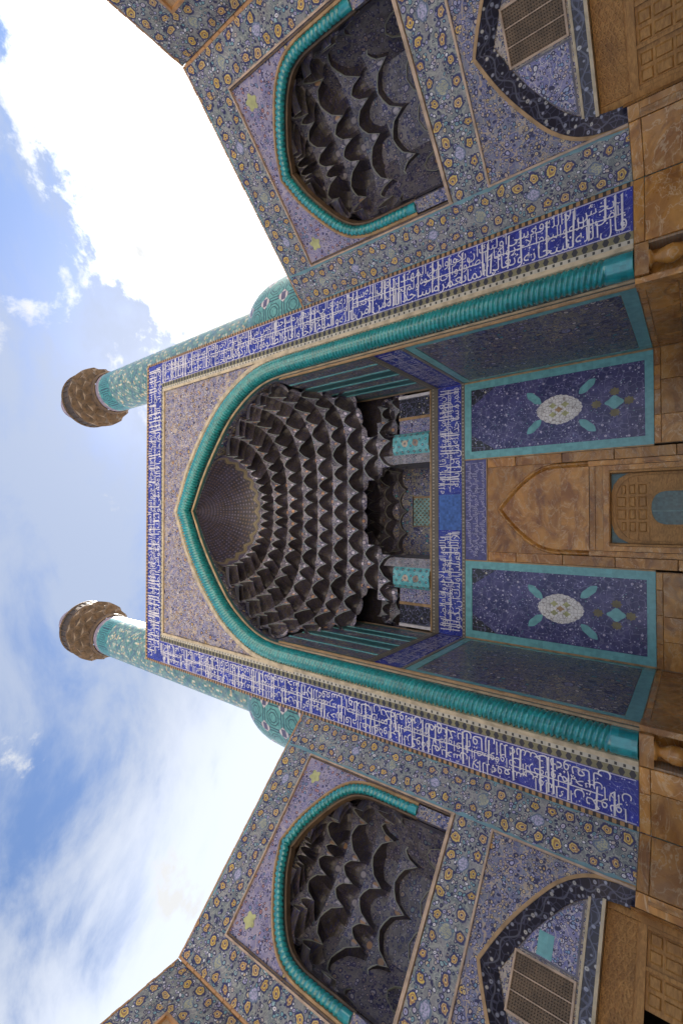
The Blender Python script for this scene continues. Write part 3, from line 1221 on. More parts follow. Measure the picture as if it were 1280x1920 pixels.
# ------------------------------------------------------------------ ground
mb = MB()
FG = 900
mb.face([(-FG, -FG, GROUND), (FG, -FG, GROUND), (FG, FG, GROUND), (-FG, FG, GROUND)], [(-FG, -FG), (FG, -FG), (FG, FG), (-FG, FG)])
ground = mb.build('ground', 'court')
ground['kind'] = 'structure'
ground['label'] = 'pale stone paving of the court in front of the portal'

# ------------------------------------------------------------------ the portal
portal = thing('entrance_portal', 'towering blue tiled portal with turquoise rope arch and dark honeycomb vault between two minarets', 'portal', (0, 0, GROUND))
FF = Fr((0, 0, 0), (1, 0, 0), (0, -1, 0))
XO, ZO = 8.666, 24.5
DEP = 6.417
OUT = [(0, 21.38), (.42, 21.17), (1.75, 20.56), (2.85, 19.88), (4.15, 18.85), (5.4, 17.5), (6.17, 16.2), (6.6, 15.1), (6.78, 14.0), (6.83, 12.5)]
INN = [(0, 20.6), (.48, 20.34), (1.78, 19.63), (3.08, 18.71), (4.52, 17.49), (5.44, 16.24), (5.92, 15.2), (6.12, 14.1), (6.15, 12.5)]
NA = 60
NA_JAMB = 1
A_out = arch(OUT, 0, .1, n=NA)
A_in = arch(INN, 0, .1, n=NA)


def grow(curve, d):
    """offset an outline outwards"""
    P = np.array(curve)
    T = np.gradient(P, axis=0)
    T /= np.linalg.norm(T, axis=1)[:, None] + 1e-9
    return [tuple(p + d * np.array((t[1], -t[0]))) for p, t in zip(P, T)]


# core of the building behind the tiles
mb = MB()
for x0, x1, y0, y1, z0, z1 in ((-8.62, -6.9, .06, 9.4, GROUND, 24.42), (6.9, 8.62, .06, 9.4, GROUND, 24.42)):
    mb.box(Fr((0, 0, 0), (1, 0, 0), (0, -1, 0)), x0, x1, z0, z1, -y1, -y0)
mb.box(FF, -6.9, 6.9, 21.6, 24.42, -9.4, -.06)
mb.box(FF, -6.9, 6.9, GROUND, 21.6, -9.4, -8.9)
mb.build('wall_core', 'brick', portal)


def u_frame(name, mats, xo, xi, zo, zi, n, zb=.0, cap=True):
    """a band that runs up one jamb, along the top and down the other"""
    mb = MB()
    W = zo - zi
    w = xo - xi
    t = lambda p: FF.p(p[0], p[1], n)
    for sg in (1, -1):
        pts = [(sg * xi, zb), (sg * xo, zb), (sg * xo, zo), (sg * xi, zi)]
        mb.face([t(q) for q in pts], [(zb, 0), (zb, w), (zo, w), (zi, 0)], 0, sg < 0)
        ip = [(sg * xi, zb), (sg * xi, zi)]
        mb.face([FF.p(*ip[0], n - .06), FF.p(*ip[0], n), FF.p(*ip[1], n), FF.p(*ip[1], n - .06)], [(zb, 0), (zb, .05), (zi, .05), (zi, 0)], 0, sg < 0)
        op = [(sg * xo, zb), (sg * xo, zo)]
        mb.face([FF.p(*op[0], n), FF.p(*op[0], n - .06), FF.p(*op[1], n - .06), FF.p(*op[1], n)], [(zb, 0), (zb, .05), (zi, .05), (zi, 0)], 0, sg < 0)
    pts = [(-xi, zi), (xi, zi), (xo, zo), (-xo, zo)]
    mb.face([t(q) for q in pts], [(q[0], 0 if k < 2 else W) for k, q in enumerate(pts)], 0)
    mb.face([FF.p(-xi, zi, n - .06), FF.p(xi, zi, n - .06), FF.p(xi, zi, n), FF.p(-xi, zi, n)], [(-xi, 0), (xi, 0), (xi, .05), (-xi, .05)], 0)
    mb.face([FF.p(-xo, zo, n), FF.p(xo, zo, n), FF.p(xo, zo, n - .06), FF.p(-xo, zo, n - .06)], [(-xi, 0), (xi, 0), (xi, .05), (-xi, .05)], 0)
    return mb.build(name, mats, portal)


u_frame('edge_trim', 'dots_orange', 8.666, 8.55, 24.5, 24.32, .02)
ins = u_frame('inscription_band', 'inscription', 8.548, 7.33, 24.318, 22.95, 0)
u_frame('zigzag_trim', 'dots_yellow', 7.328, 7.11, 22.948, 22.84, .012)
u_frame('dotted_trim', 'dots_white', 7.108, 6.965, 22.838, 22.74, .02)
u_frame('cream_moulding', 'cream', 6.963, 6.845, 22.738, 22.64, .05)
lb = MB()
Hj, Ht = 1.218, 1.368
lettering(lb, lambda a, b, c: FF.p(7.33 + b, .08 - a, .006 + c), 23.0, Hj, 0, 3)
lettering(lb, lambda a, b, c: FF.p(8.4 + a, 22.95 + b, .006 + c), 16.8, Ht, 14, 4)
lettering(lb, lambda a, b, c: FF.p(-7.33 - b, 23.0 + a, .006 + c), 22.9, Hj, 7, 5)
lb.build('lettering', 'white_glaze', ins, weld=False)
for nm, (x0, x1) in (('band_edging', (8.50, 8.535)), ('band_edging', (7.345, 7.375))):
    for sg in (1, -1):
        a, b = (x0, x1) if sg > 0 else (-x1, -x0)
        B(nm, 'pale_script', ins, FF, (a, b, .06, 22.9, 0.001, .004), swap=True)

# spandrel above the arch
mb = MB()
O2 = grow(A_out, .21)
top = [(p[0], 22.636) for p in O2]
k0 = next(i for i, p in enumerate(O2) if i > 0 and p[0] < 6.83)
k1 = len(O2) - 1 - k0
cut = [(6.84, O2[k0][1] - .5)] + O2[k0:k1 + 1] + [(-6.84, O2[k0][1] - .5)]
topc = [(max(-6.84, min(6.84, p[0])), 22.636) for p in cut]
mb.ribbon(FF, topc, cut, -.03, -.03, 0, along=False)
mb.build('spandrel', 'field_warm', portal)
# cream lip round the arch, hollow behind the rope, tan inner lip
mb = MB()
mb.ribbon(FF, grow(A_out, .22)[NA_JAMB:-NA_JAMB], A_out[NA_JAMB:-NA_JAMB], .03, .05, 0)
for cv in (A_out[:NA_JAMB + 1], A_out[-NA_JAMB - 1:]):
    mb.ribbon(FF, [(p[0] * 1.002, p[1]) for p in cv], cv, .05, .05, 0)
mb.ribbon(FF, A_out, grow(A_out, -.04), .05, -.10, 0)
mb.build('arch_lip', 'cream', portal)
mb = MB()
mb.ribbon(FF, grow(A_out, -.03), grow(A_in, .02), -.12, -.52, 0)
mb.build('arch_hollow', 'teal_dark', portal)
mb = MB()
I2 = grow(A_in, -.02)
mb.ribbon(FF, grow(A_in, .03), I2, -.40, -.44, 0)
mb.ribbon(FF, I2, I2, -.44, -.49, 0)
mb.build('inner_lip', 'cream_tan', portal)
mb = MB()
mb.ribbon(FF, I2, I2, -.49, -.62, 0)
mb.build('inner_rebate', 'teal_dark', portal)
# rope moulding
mid = [((a[0] * .53 + b[0] * .47), (a[1] * .53 + b[1] * .47)) for a, b in zip(A_out, A_in)]
path = [(x, .215, z) for x, z in mid]
cord(path, .375, .155, 3, 20, amp=.36, collar=.66, per=6).build('rope_moulding', 'turquoise', portal)

# inside of the arch (soffit) behind the inner lip
mb = MB()
I3 = grow(A_in, .06)
mb.ribbon(FF, I2, I3, -.62, -1.4, 0, smooth=True)
mb.build('arch_soffit', 'side_panel', portal)

# side walls of the great recess
XS = 6.06
for sg in (1, -1):
    FS = Fr((sg * XS, 0, 0), (0, 1, 0), (-sg, 0, 0))
    B('side_backing', 'brick', portal, FS, (.55, DEP, GROUND, 14.0, -.3, -.02))
    B('side_tile_panel', 'side_panel', portal, FS, (.92, DEP - .28, .42, 7.08, -.02, 0.0))
    mb = MB()
    for b in ((.62, .9, .0, 7.44), (DEP - .26, DEP - .01, .0, 7.44)):
        mb.box(FS, b[0], b[1], b[2], b[3], -.02, .012)
    mb.box(FS, .9, DEP - .26, .0, .40, -.02, .012)
    mb.box(FS, .9, DEP - .26, 7.10, 7.44, -.02, .012)
    mb.build('turquoise_frame', 'turquoise_pale', portal)
    B('edge_line', 'tan', portal, FS, (.55, .618, .0, 14.0, -.02, .03))
    B('dotted_border', 'dots_grey', portal, FS, (.62, DEP - .01, 7.45, 7.62, -.02, .02), vo=7.45)
    sb = B('side_inscription', 'inscription', portal, FS, (.62, DEP - .01, 7.622, 8.83, -.02, .006))
    lb = MB()
    if sg > 0:
        lettering(lb, lambda a, b, c: FS.p(.7 - a, 7.64 + b, .011 + c), 5.6, 1.16, 3, 11)
    else:
        lettering(lb, lambda a, b, c: FS.p(DEP - .08 + a, 7.64 + b, .011 + c), 5.6, 1.16, 17, 12)
    lb.build('lettering', 'pale_script', sb, weld=False)
    B('dotted_border', 'dots_grey', portal, FS, (.62, DEP - .01, 8.832, 9.20, -.02, .02), vo=9.0)
    # upright strips above the inscription, up to the springing
    y = .64
    pat = [(.16, 'teal_dark'), (.72, 'side_panel'), (.10, 'turquoise_pale'), (.85, 'side_panel'), (.14, 'turquoise_pale'), (.62, 'teal_dark'), (.12, 'turquoise_pale'),
           (.8, 'side_panel'), (.10, 'turquoise_pale'), (.6, 'teal_dark'), (.12, 'turquoise_pale'), (.8, 'side_panel'), (.3, 'teal_dark')]
    for k, (w, mt) in enumerate(pat):
        if y + w > DEP - .02:
            w = DEP - .02 - y
        n1 = .03 if mt == 'turquoise_pale' else .0
        B('wall_strip', mt, portal, FS, (y, y + w - .004, 9.205, 14.3, -.02, n1))
        y += w
        if y > DEP - .1:
            break
    # marble under the tiles
    slabs(FS, .62, DEP - .02, portal, [(-.20, -.02), (-.95, -.205), (-1.9, -.955), (GROUND, -1.905)], 20 + sg, .9, 1.7, .0)

# back wall
FB = Fr((0, DEP, 0), (1, 0, 0), (0, -1, 0))
B('back_backing', 'brick', portal, FB, (-6.1, -2.42, GROUND, 9.2, -.3, -.04), (2.42, 6.1, GROUND, 9.2, -.3, -.04), (-2.42, 2.42, 6.38, 9.2, -.3, -.04))
for sg in (1, -1):
    def S(a, b):
        return (a, b) if sg > 0 else (-b, -a)
    x0, x1 = S(2.40, 5.97)
    pn = B('tile_panel', 'navy', portal, FB, (*S(2.74, 5.64), .26, 7.12, -.04, 0.0), uo=S(2.74, 5.64)[0], vo=.26)
    mb = MB()
    mb.box(FB, *S(2.40, 2.738), -.02, 7.44, -.04, .03)
    mb.box(FB, *S(5.642, 5.97), -.02, 7.44, -.04, .03)
    mb.box(FB, *S(2.739, 5.641), -.02, .258, -.04, .03)
    mb.box(FB, *S(2.739, 5.641), 7.122, 7.44, -.04, .03)
    mb.build('turquoise_frame', 'turquoise_pale', pn)
    B('edge_line', 'tan', pn, FB, (*S(5.972, 6.04), -.02, 7.44, -.04, .05))
    B('corner_line', 'tan', pn, FB, (*S(2.345, 2.398), -.02, 7.44, -.04, .04))
    xc = sg * 4.19
    # white scalloped medallion
    pts = []
    NS = 96
    for k in range(NS):
        t = 2 * PI * k / NS
        r = 1 + .05 * abs(math.sin(t * 11))
        ex = .60 * math.copysign(abs(math.cos(t)) ** 1.05, math.cos(t)) * r
        ez = .86 * math.copysign(abs(math.sin(t)) ** 1.25, math.sin(t)) * r
        pts.append((xc + ex, 3.30 + ez))
    mb = MB()
    mb.prism(FB, pts, 0.001, .012)
    md = mb.build('medallion', 'medallion_white' if 'medallion_white' in MAT else 'white_glaze', pn)
    for dx, dz in ((.19, .24), (-.19, .24), (.19, -.24), (-.19, -.24), (0, .0)):
        mb = MB()
        n = 14
        mb.prism(FB, [(xc + dx + .10 * math.cos(t) * (1 + .25 * math.cos(4 * t)), 3.30 + dz + .13 * math.sin(t) * (1 + .25 * math.cos(4 * t))) for t in [2 * PI * q / n for q in range(n)]], .0125, .017)
        mb.build('medallion_flower', 'gold_green' if dx else 'tan', md)
    # turquoise leaves round it
    for sx in (1, -1):
        for sz, lx, lz, tilt in ((1, .62, 1.02, .8), (-1, .80, -1.05, .85)):
            cx, cz = xc + sx * lx, 3.28 + lz
            ang = math.atan2(sz * tilt, sx * .75)
            ln, wd = .40, .16
            pts = []
            for q in range(24):
                t = 2 * PI * q / 24
                a, b = ln * math.cos(t), wd * math.sin(t) * abs(math.sin(t)) ** .25 * (1 + .1 * math.cos(6 * t))
                pts.append((cx + a * math.cos(ang) - b * math.sin(ang), cz + a * math.sin(ang) + b * math.cos(ang)))
            mb = MB()
            mb.prism(FB, pts, .001, .010)
            mb.build('leaf', 'turquoise_pale', pn)
    # small heart-shaped blossom lower down
    pts = []
    for q in range(28):
        t = 2 * PI * q / 28
        r = .24 * (1 + .12 * math.cos(4 * t))
        pts.append((xc + r * math.cos(t) * (1 - .3 * max(0, math.sin(t))), 1.28 + r * 1.25 * math.sin(t)))
    mb = MB()
    mb.prism(FB, pts, .001, .010)
    mb.build('blossom', 'turquoise_pale', pn)
    for dx, dz in ((.42, -.02), (-.42, -.02), (0, .62), (0, -.5)):
        mb = MB()
        mb.prism(FB, [(xc + dx + .15 * math.cos(t) * (1 + .18 * math.cos(8 * t)), 1.28 + dz + .17 * math.sin(t) * (1 + .18 * math.cos(8 * t))) for t in [2 * PI * q / 32 for q in range(32)]], .001, .007)
        mb.build('palmette', 'gold_olive', pn)
    slabs(FB, *S(2.43, 6.04), portal, [(-.24, -.03), (-1.0, -.245), (-2.0, -1.005), (GROUND, -2.005)], 40 + sg, .8, 1.5, .02)

B('dotted_border', 'dots_grey', portal, FB, (-6.04, 6.04, 7.45, 7.62, -.04, .02), vo=7.45)
ib = B('back_inscription', 'inscription', portal, FB, (-6.04, 6.04, 7.622, 8.83, -.04, .006))
lb = MB()
lettering(lb, lambda a, b, c: FB.p(5.98 + a, 7.64 + b, .011 + c), 5.2, 1.16, 5, 21, bold=.9)
lb.build('lettering', 'white_glaze', ib, weld=False)
lb = MB()
lettering(lb, lambda a, b, c: FB.p(-.98 + a, 7.64 + b, .011 + c), 5.0, 1.16, 19, 22, bold=.9)
lb.build('lettering', 'white_glaze', ib, weld=False)
rp = B('repair_panel', 'sky_blue', ib, FB, (-.96, .76, 7.66, 8.79, .0065, .013), label='plain light blue patch in the middle of the inscription')
B('dotted_border', 'dots_grey', portal, FB, (-6.04, 6.04, 8.832, 9.20, -.04, .02), vo=9.0)
B('cornice_line', 'tan', portal, FB, (-6.04, 6.04, 9.202, 9.27, -.04, .05))
# small-script panel between the two great panels
sp = B('script_panel', 'lilac_ground', portal, FB, (-2.343, 2.343, 6.42, 7.44, -.04, .0))
lb = MB()
for r in range(3):
    lettering(lb, lambda a, b, c: FB.p(2.28 + a, 6.46 + r * .325 + b, .005 + c), 4.56, .31, 4 + r * 5, 30 + r, rows=((.1, .95),), tall=False, sx=1.0)
lb.build('lettering', 'pale_script', sp, weld=False)
B('edge_line', 'tan', sp, FB, (-2.343, 2.343, 6.38, 6.418, -.04, .03))

# doorway of marble
DA = [(0, 5.72), (.42, 5.38), (.85, 5.0), (1.25, 4.55), (1.55, 4.1), (1.68, 3.7), (1.71, 3.3)]
d_in = arch(DA, 2.2, .1, n=22)
d_out = grow(d_in, .2)
slabs(FB, -2.34, -1.93, portal, [(5.1, 6.36), (3.2, 5.09), (1.3, 3.19), (-.7, 1.29), (GROUND, -.71)], 60, .5, .9, .03)
slabs(FB, 1.93, 2.34, portal, [(5.1, 6.36), (3.2, 5.09), (1.3, 3.19), (-.7, 1.29), (GROUND, -.71)], 61, .5, .9, .03)
door_way = MB()
t2 = [(max(-1.925, min(1.925, p[0])), 6.36) for p in d_out]
i0 = next(i for i, p in enumerate(d_out) if p[1] > 3.4)
crv = d_out[i0:len(d_out) - i0]
crv = [(1.925, crv[0][1])] + crv + [(-1.925, crv[-1][1])]
tp = [(max(-1.925, min(1.925, p[0])), 6.36) for p in crv]
door_way.ribbon(FB, tp, crv, .02, .02, 0, along=False)
dw = door_way.build('door_surround', 'marble', portal)
mb = MB()
for a, b, na, nb in ((0, .045, .02, .09), (.045, .09, .09, .085), (.09, .14, .085, .03), (.14, .2, .03, -.06)):
    mb.ribbon(FB, grow(d_out, -a), grow(d_out, -b), na, nb, 0, smooth=True)
dn = [(GROUND, 2.2)]
mb.build('arch_moulding', 'marble', dw)
for sg in (1, -1):
    a, b = (1.71, 1.91) if sg > 0 else (-1.91, -1.71)
    mb = MB()
    mb.box(FB, a, b, GROUND, 2.2, -.2, .05)
    mb.box(FB, (a + b) / 2 - .05, (a + b) / 2 + .05, GROUND, 2.2, .05, .09)
    mb.build('door_jamb', 'marble', dw)
mb = MB()
mb.ribbon(FB, [(p[0], 2.2) for p in d_in], d_in, -.06, -.06, 0, along=False)
mb.build('arch_panel', 'marble', dw)
B('arch_panel_band', 'marble', dw, FB, (-1.7, -.55, 2.2, 3.25, -.06, -.035), (-.54, .75, 2.2, 3.25, -.06, -.03), (.76, 1.7, 2.2, 3.25, -.06, -.037))
B('lintel', 'marble', dw, FB, (-1.7, 1.7, 1.98, 2.17, -.2, .02), (-1.7, 1.7, 1.70, 1.975, -.2, -.03))
for a, b, n1, z1 in ((1.50, 1.70, -.03, 1.695), (1.40, 1.498, -.10, 1.56)):
    mb = MB()
    mb.box(FB, a, b, GROUND, z1, -.3, n1)
    mb.box(FB, -b, -a, GROUND, z1, -.3, n1)
    mb.box(FB, -a, a, z1 - (b - a), z1, -.3, n1)
    mb.build('door_frame', 'marble' if n1 > -.05 else 'wood', dw)
# carved wooden screen with arched light
door = B('door', 'wood', portal, FB, (-1.40, 1.40, GROUND, 1.46, -.46, -.40))
for t in (0, 1):
    sg = 1 if t else -1
    mb = MB()
    q = [(sg * 1.38, 1.45), (sg * .62, 1.45), (sg * .95, 1.36), (sg * 1.2, 1.18), (sg * 1.38, .86)]
    mb.prism(FB, q if sg > 0 else q[::-1], -.40, -.38)
    mb.build('corner_light', 'glass', door)
ao = arch([(0, 1.40), (.5, 1.37), (.9, 1.24), (1.2, 1.0), (1.34, .7), (1.38, .4)], GROUND, .1, n=18)
mb = MB()
mb.ribbon(FB, ao, grow(ao, -.09), -.34, -.34, 0)
mb.ribbon(FB, grow(ao, -.09), grow(ao, -.09), -.34, -.40, 0)
mb.ribbon(FB, grow(ao, .0), grow(ao, .0), -.40, -.34, 0)
mb.build('arched_rib', 'wood', door)
for zz in (.86, .55, .18):
    B('rail', 'wood', door, FB, (-1.26, 1.26, zz, zz + .06, -.40, -.35) if zz > .3 else (-1.30, -.68, zz, zz + .06, -.40, -.35))
for xx in (-.98, -.5, 0, .5, .98):
    B('stile', 'wood', door, FB, (xx - .03, xx + .03, .18, 1.22 - .5 * max(0, abs(xx) - .4), -.40, -.345))
for (a, b, c, d) in ((-.92, -.56, .64, .83), (-.44, -.06, .64, .83), (.06, .44, .64, .83), (.56, .92, .64, .83), (-.92, -.56, .27, .52), (-.44, -.06, .27, .52), (.06, .44, .27, .52),
                     (.56, .92, .27, .52), (-.9, -.56, .95, 1.1), (-.44, -.06, .95, 1.25), (.06, .44, .95, 1.25), (.56, .9, .95, 1.1)):
    mb = MB()
    bevel_slab(mb, FB, a, b, c, d, -.40, -.365, .03)
    mb.build('carved_panel', 'wood', door)
gl = arch([(0, .12), (.25, .09), (.45, .0), (.58, -.14), (.64, -.35)], GROUND + .9, .05, n=14)
mb = MB()
mb.prism(FB, gl, -.40, -.372)
gp = mb.build('arched_light', 'glass', door)
mb = MB()
mb.ribbon(FB, grow(gl, .08), gl, -.34, -.345, 0)
mb.ribbon(FB, gl, gl, -.345, -.37, 0)
mb.build('light_frame', 'wood', gp)
B('glazing_bar', 'lattice_pale', gp, FB, (-.14, -.10, GROUND + .9, .08, -.371, -.36))

# upper zone of the back wall: niche with pierced window, piers, corner recesses
NB = 2.3
FN = Fr((0, DEP + NB, 0), (1, 0, 0), (0, -1, 0))
B('niche_rear_wall', 'side_panel', portal, FN, (-2.45, -.86, 9.0, 14.4, -.1, 0), (.86, 2.45, 9.0, 14.4, -.1, 0), (-.86, .86, 11.55, 14.4, -.1, 0))
B('upper_rear_wall', 'shaded_hood', portal, FN, (-6.8, 6.8, 14.402, 18.5, -.1, 0))  # dark colour gives the voids behind the cells their shade
for sg in (1, -1):
    FT = Fr((sg * 2.44, DEP, 0), (0, 1, 0), (-sg, 0, 0))
    B('niche_side_wall', 'side_panel', portal, FT, (0.02, NB, 9.0, 14.4, -.04, 0))
win = plate_holes(FN, -.80, .74, 9.2, 11.5, -.09, -.04, .13, .13, .74).build('pierced_window', 'lattice_pale', portal)
B('window_dark', 'void_shade', win, FN, (-.85, .85, 9.0, 11.55, -.4, -.3))  # black sheet painted as the shade behind the window
B('niche_sill', 'brown_line', portal, FB, (-.3, -.05, 9.272, 9.36, -.3, .0))
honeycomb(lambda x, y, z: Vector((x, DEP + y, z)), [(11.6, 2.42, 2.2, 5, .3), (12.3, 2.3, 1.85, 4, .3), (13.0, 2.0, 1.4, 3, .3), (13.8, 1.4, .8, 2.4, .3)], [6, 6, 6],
          win, random.Random(3), recess=.3, shift=True, mats=('shaded_hood', 'shaded_edge', 'shaded_hood', 'shaded_panel'))
for sg in (1, -1):
    def S(a, b):
        return (a, b) if sg > 0 else (-b, -a)
    # half-octagonal turquoise pier
    prof = [(2.92, .0), (3.08, .14), (3.46, .2), (3.84, .14), (4.0, .0)]
    mb = MB()
    for (a, na), (b, nb) in zip(prof, prof[1:]):
        q = [FB.p(sg * a, 9.27, na), FB.p(sg * b, 9.27, nb), FB.p(sg * b, 11.35, nb), FB.p(sg * a, 11.35, na)]
        mb.face(q, [(a - 3.46, 0), (b - 3.46, 0), (b - 3.46, 2.08), (a - 3.46, 2.08)], 0, sg < 0)
    mb.build('turquoise_pier', 'turq_panel', portal)
    B('pier_side', 'muq_face', portal, FB, (*S(2.44, 2.918), 9.272, 12.6, -.2, .0))
    B('flower_panel', 'white_floral', portal, FB, (*S(4.002, 4.72), 9.272, 11.1, -.3, -.12))
    B('gilt_strip', 'tan', portal, FB, (*S(4.722, 4.86), 9.272, 11.1, -.3, -.06))
    B('dark_flower_panel', 'navy', portal, FB, (*S(4.862, 5.82), 9.272, 11.1, -.3, -.10))
    B('white_strip', 'white_glaze', portal, FB, (*S(5.84, 5.99), 9.272, 11.1, -.3, -.02))
    B('recess_rear_wall', 'shaded_hood', portal, FB, (*S(3.9, 6.8), 11.1, 15.5, -1.2, -1.0))  # coloured dark to stand for the shade deep in the recess
    B('recess_ledge', 'muq', portal, FB, (*S(4.0, 6.0), 11.0, 11.098, -1.0, -.25))
    FT = Fr((sg * 4.0, DEP, 0), (0, 1, 0), (sg, 0, 0))
    B('recess_side_wall', 'shaded_hood', portal, FT, (0.02, 1.0, 11.1, 13.2, -.06, 0))
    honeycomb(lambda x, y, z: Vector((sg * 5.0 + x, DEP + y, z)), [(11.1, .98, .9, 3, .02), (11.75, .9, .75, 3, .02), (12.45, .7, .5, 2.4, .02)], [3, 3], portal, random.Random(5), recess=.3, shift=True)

# great honeycomb vault
vault = MB()
ZR = 11.35 + 6.95 * np.concatenate([[0], np.cumsum([1.05, 1.0, 1.05, .97, 1.0, .98, 1.02, .97, .96])]) / 9.0
zk = [11.35, 12.45, 13.45, 14.45, 15.40, 16.35, 17.30, 18.30]
ak = [6.03, 6.02, 5.98, 5.85, 5.52, 4.95, 4.10, 2.90]
bk = [5.80, 5.45, 5.05, 4.60, 4.15, 3.70, 3.22, 2.75]
nk = [9, 7, 5, 4, 3.2, 2.7, 2.3, 2]
RG = [(z, np.interp(z, zk, ak), np.interp(z, zk, bk), np.interp(z, zk, nk), .62) for z in ZR]
shell = []
for z, a, b, n, y0 in RG[3:]:
    P, S_, L = ring_pts(a + .75, b + .6, n, y0)
    shell.append([Vector((np.interp(s, S_, P[:, 0]), np.interp(s, S_, P[:, 1]), z + .1)) for s in np.linspace(0, 1, 40)])
vault.grid(shell, [[(j * .4, i) for j in range(40)] for i in range(len(shell))], 0)
vt = vault.build('muqarnas_vault', 'muq_face', portal)


def skip_main(i, q, z):
    x, y = abs(q[0]), q[1]
    if z < 12.3:
        return not (y > 5.4 and 2.3 < x < 4.4)
    if z < 12.9:
        return y < 5.0 or x < .9
    if z < 13.5:
        return y < 4.2
    if z < 14.3:
        return y < 2.4
    return False


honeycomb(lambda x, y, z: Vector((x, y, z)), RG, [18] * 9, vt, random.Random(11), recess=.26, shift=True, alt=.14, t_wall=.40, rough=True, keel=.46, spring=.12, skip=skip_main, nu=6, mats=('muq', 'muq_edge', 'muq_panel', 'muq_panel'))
# star half-dome at the crown
prof = resample([(2.86, 18.22), (2.62, 18.75), (1.85, 19.45), (.75, 20.12), (0.02, 20.48)], .15)
P, UV = [], []
for j in range(49):
    t = PI * j / 48
    row, ur, L = [], [], 0
    for k, (r, z) in enumerate(prof):
        if k:
            L += math.dist(prof[k], prof[k - 1])
        row.append((r * math.cos(t), .62 + r * math.sin(t), z))
        ur.append((t, L))
    P.append(row)
    UV.append(ur)
mb = MB()
mb.grid(P, UV, 0, True)
mb.build('star_dome', 'sunburst', vt, label='dark star pattern under the tip of the arch with a gilt zigzag rim')

# marble foot of the facade
for sg in (1, -1):
    a, b = (6.95, 8.66) if sg > 0 else (-8.66, -6.95)
    slabs(FF, a, b, portal, [(-.26, -.01), (-1.25, -.265), (-2.2, -1.255), (GROUND, -2.205)], 80 + sg, .9, 1.8, .03)
    # pedestal under the rope: block, carved vase, plinth
    FP = Fr((sg * 6.5, .1, 0), (1, 0, 0), (0, -1, 0))
    B('rope_base', 'marble', portal, FP, (-.42, .42, -.34, -.02, -.4, .12))
    prof = [(.24, -.34), (.25, -.38), (.13, -.43), (.12, -.50), (.17, -.58), (.23, -.72), (.245, -.86), (.20, -1.0), (.12, -1.12), (.11, -1.18), (.22, -1.25), (.26, -1.34)]
    P = [[(sg * 6.5 + r * math.cos(t), .15 + r * math.sin(t), z) for t in [2 * PI * k / 20 for k in range(21)]] for r, z in prof[::-1]]
    mb = MB()
    mb.grid(P, [[(k * .1, z) for k in range(21)] for r, z in prof])
    mb.build('vase_pedestal', 'marble', portal)
    B('pedestal_plinth', 'marble', portal, FP, (-.46, .46, GROUND, -1.342, -.4, .14))
    B('corner_pilaster', 'marble', portal, FP, (-.60, -.44, GROUND, -.02, -.5, .0) if sg > 0 else (.44, .60, GROUND, -.02, -.5, .0))
    B('recess_back', 'marble', portal, FP, (-.46, .46, GROUND, -.02, -.52, -.42))

# ------------------------------------------------------------------ side walls at 45 degrees with upper niche and lower arch
UP = [(0, 10.30), (.42, 10.15), (.85, 9.98), (1.5, 9.58), (2.09, 9.12), (2.5, 8.6), (2.68, 8.0), (2.71, 7.4), (2.71, 6.6)]
LOW = [(0, 3.18), (.42, 2.98), (.84, 2.76), (1.25, 2.50), (1.61, 2.24), (1.97, 1.96), (2.25, 1.71), (2.55, 1.33), (2.74, .92), (2.83, .45), (2.86, .1)]
UC, LW, ZW = 4.19, 8.276, 11.95


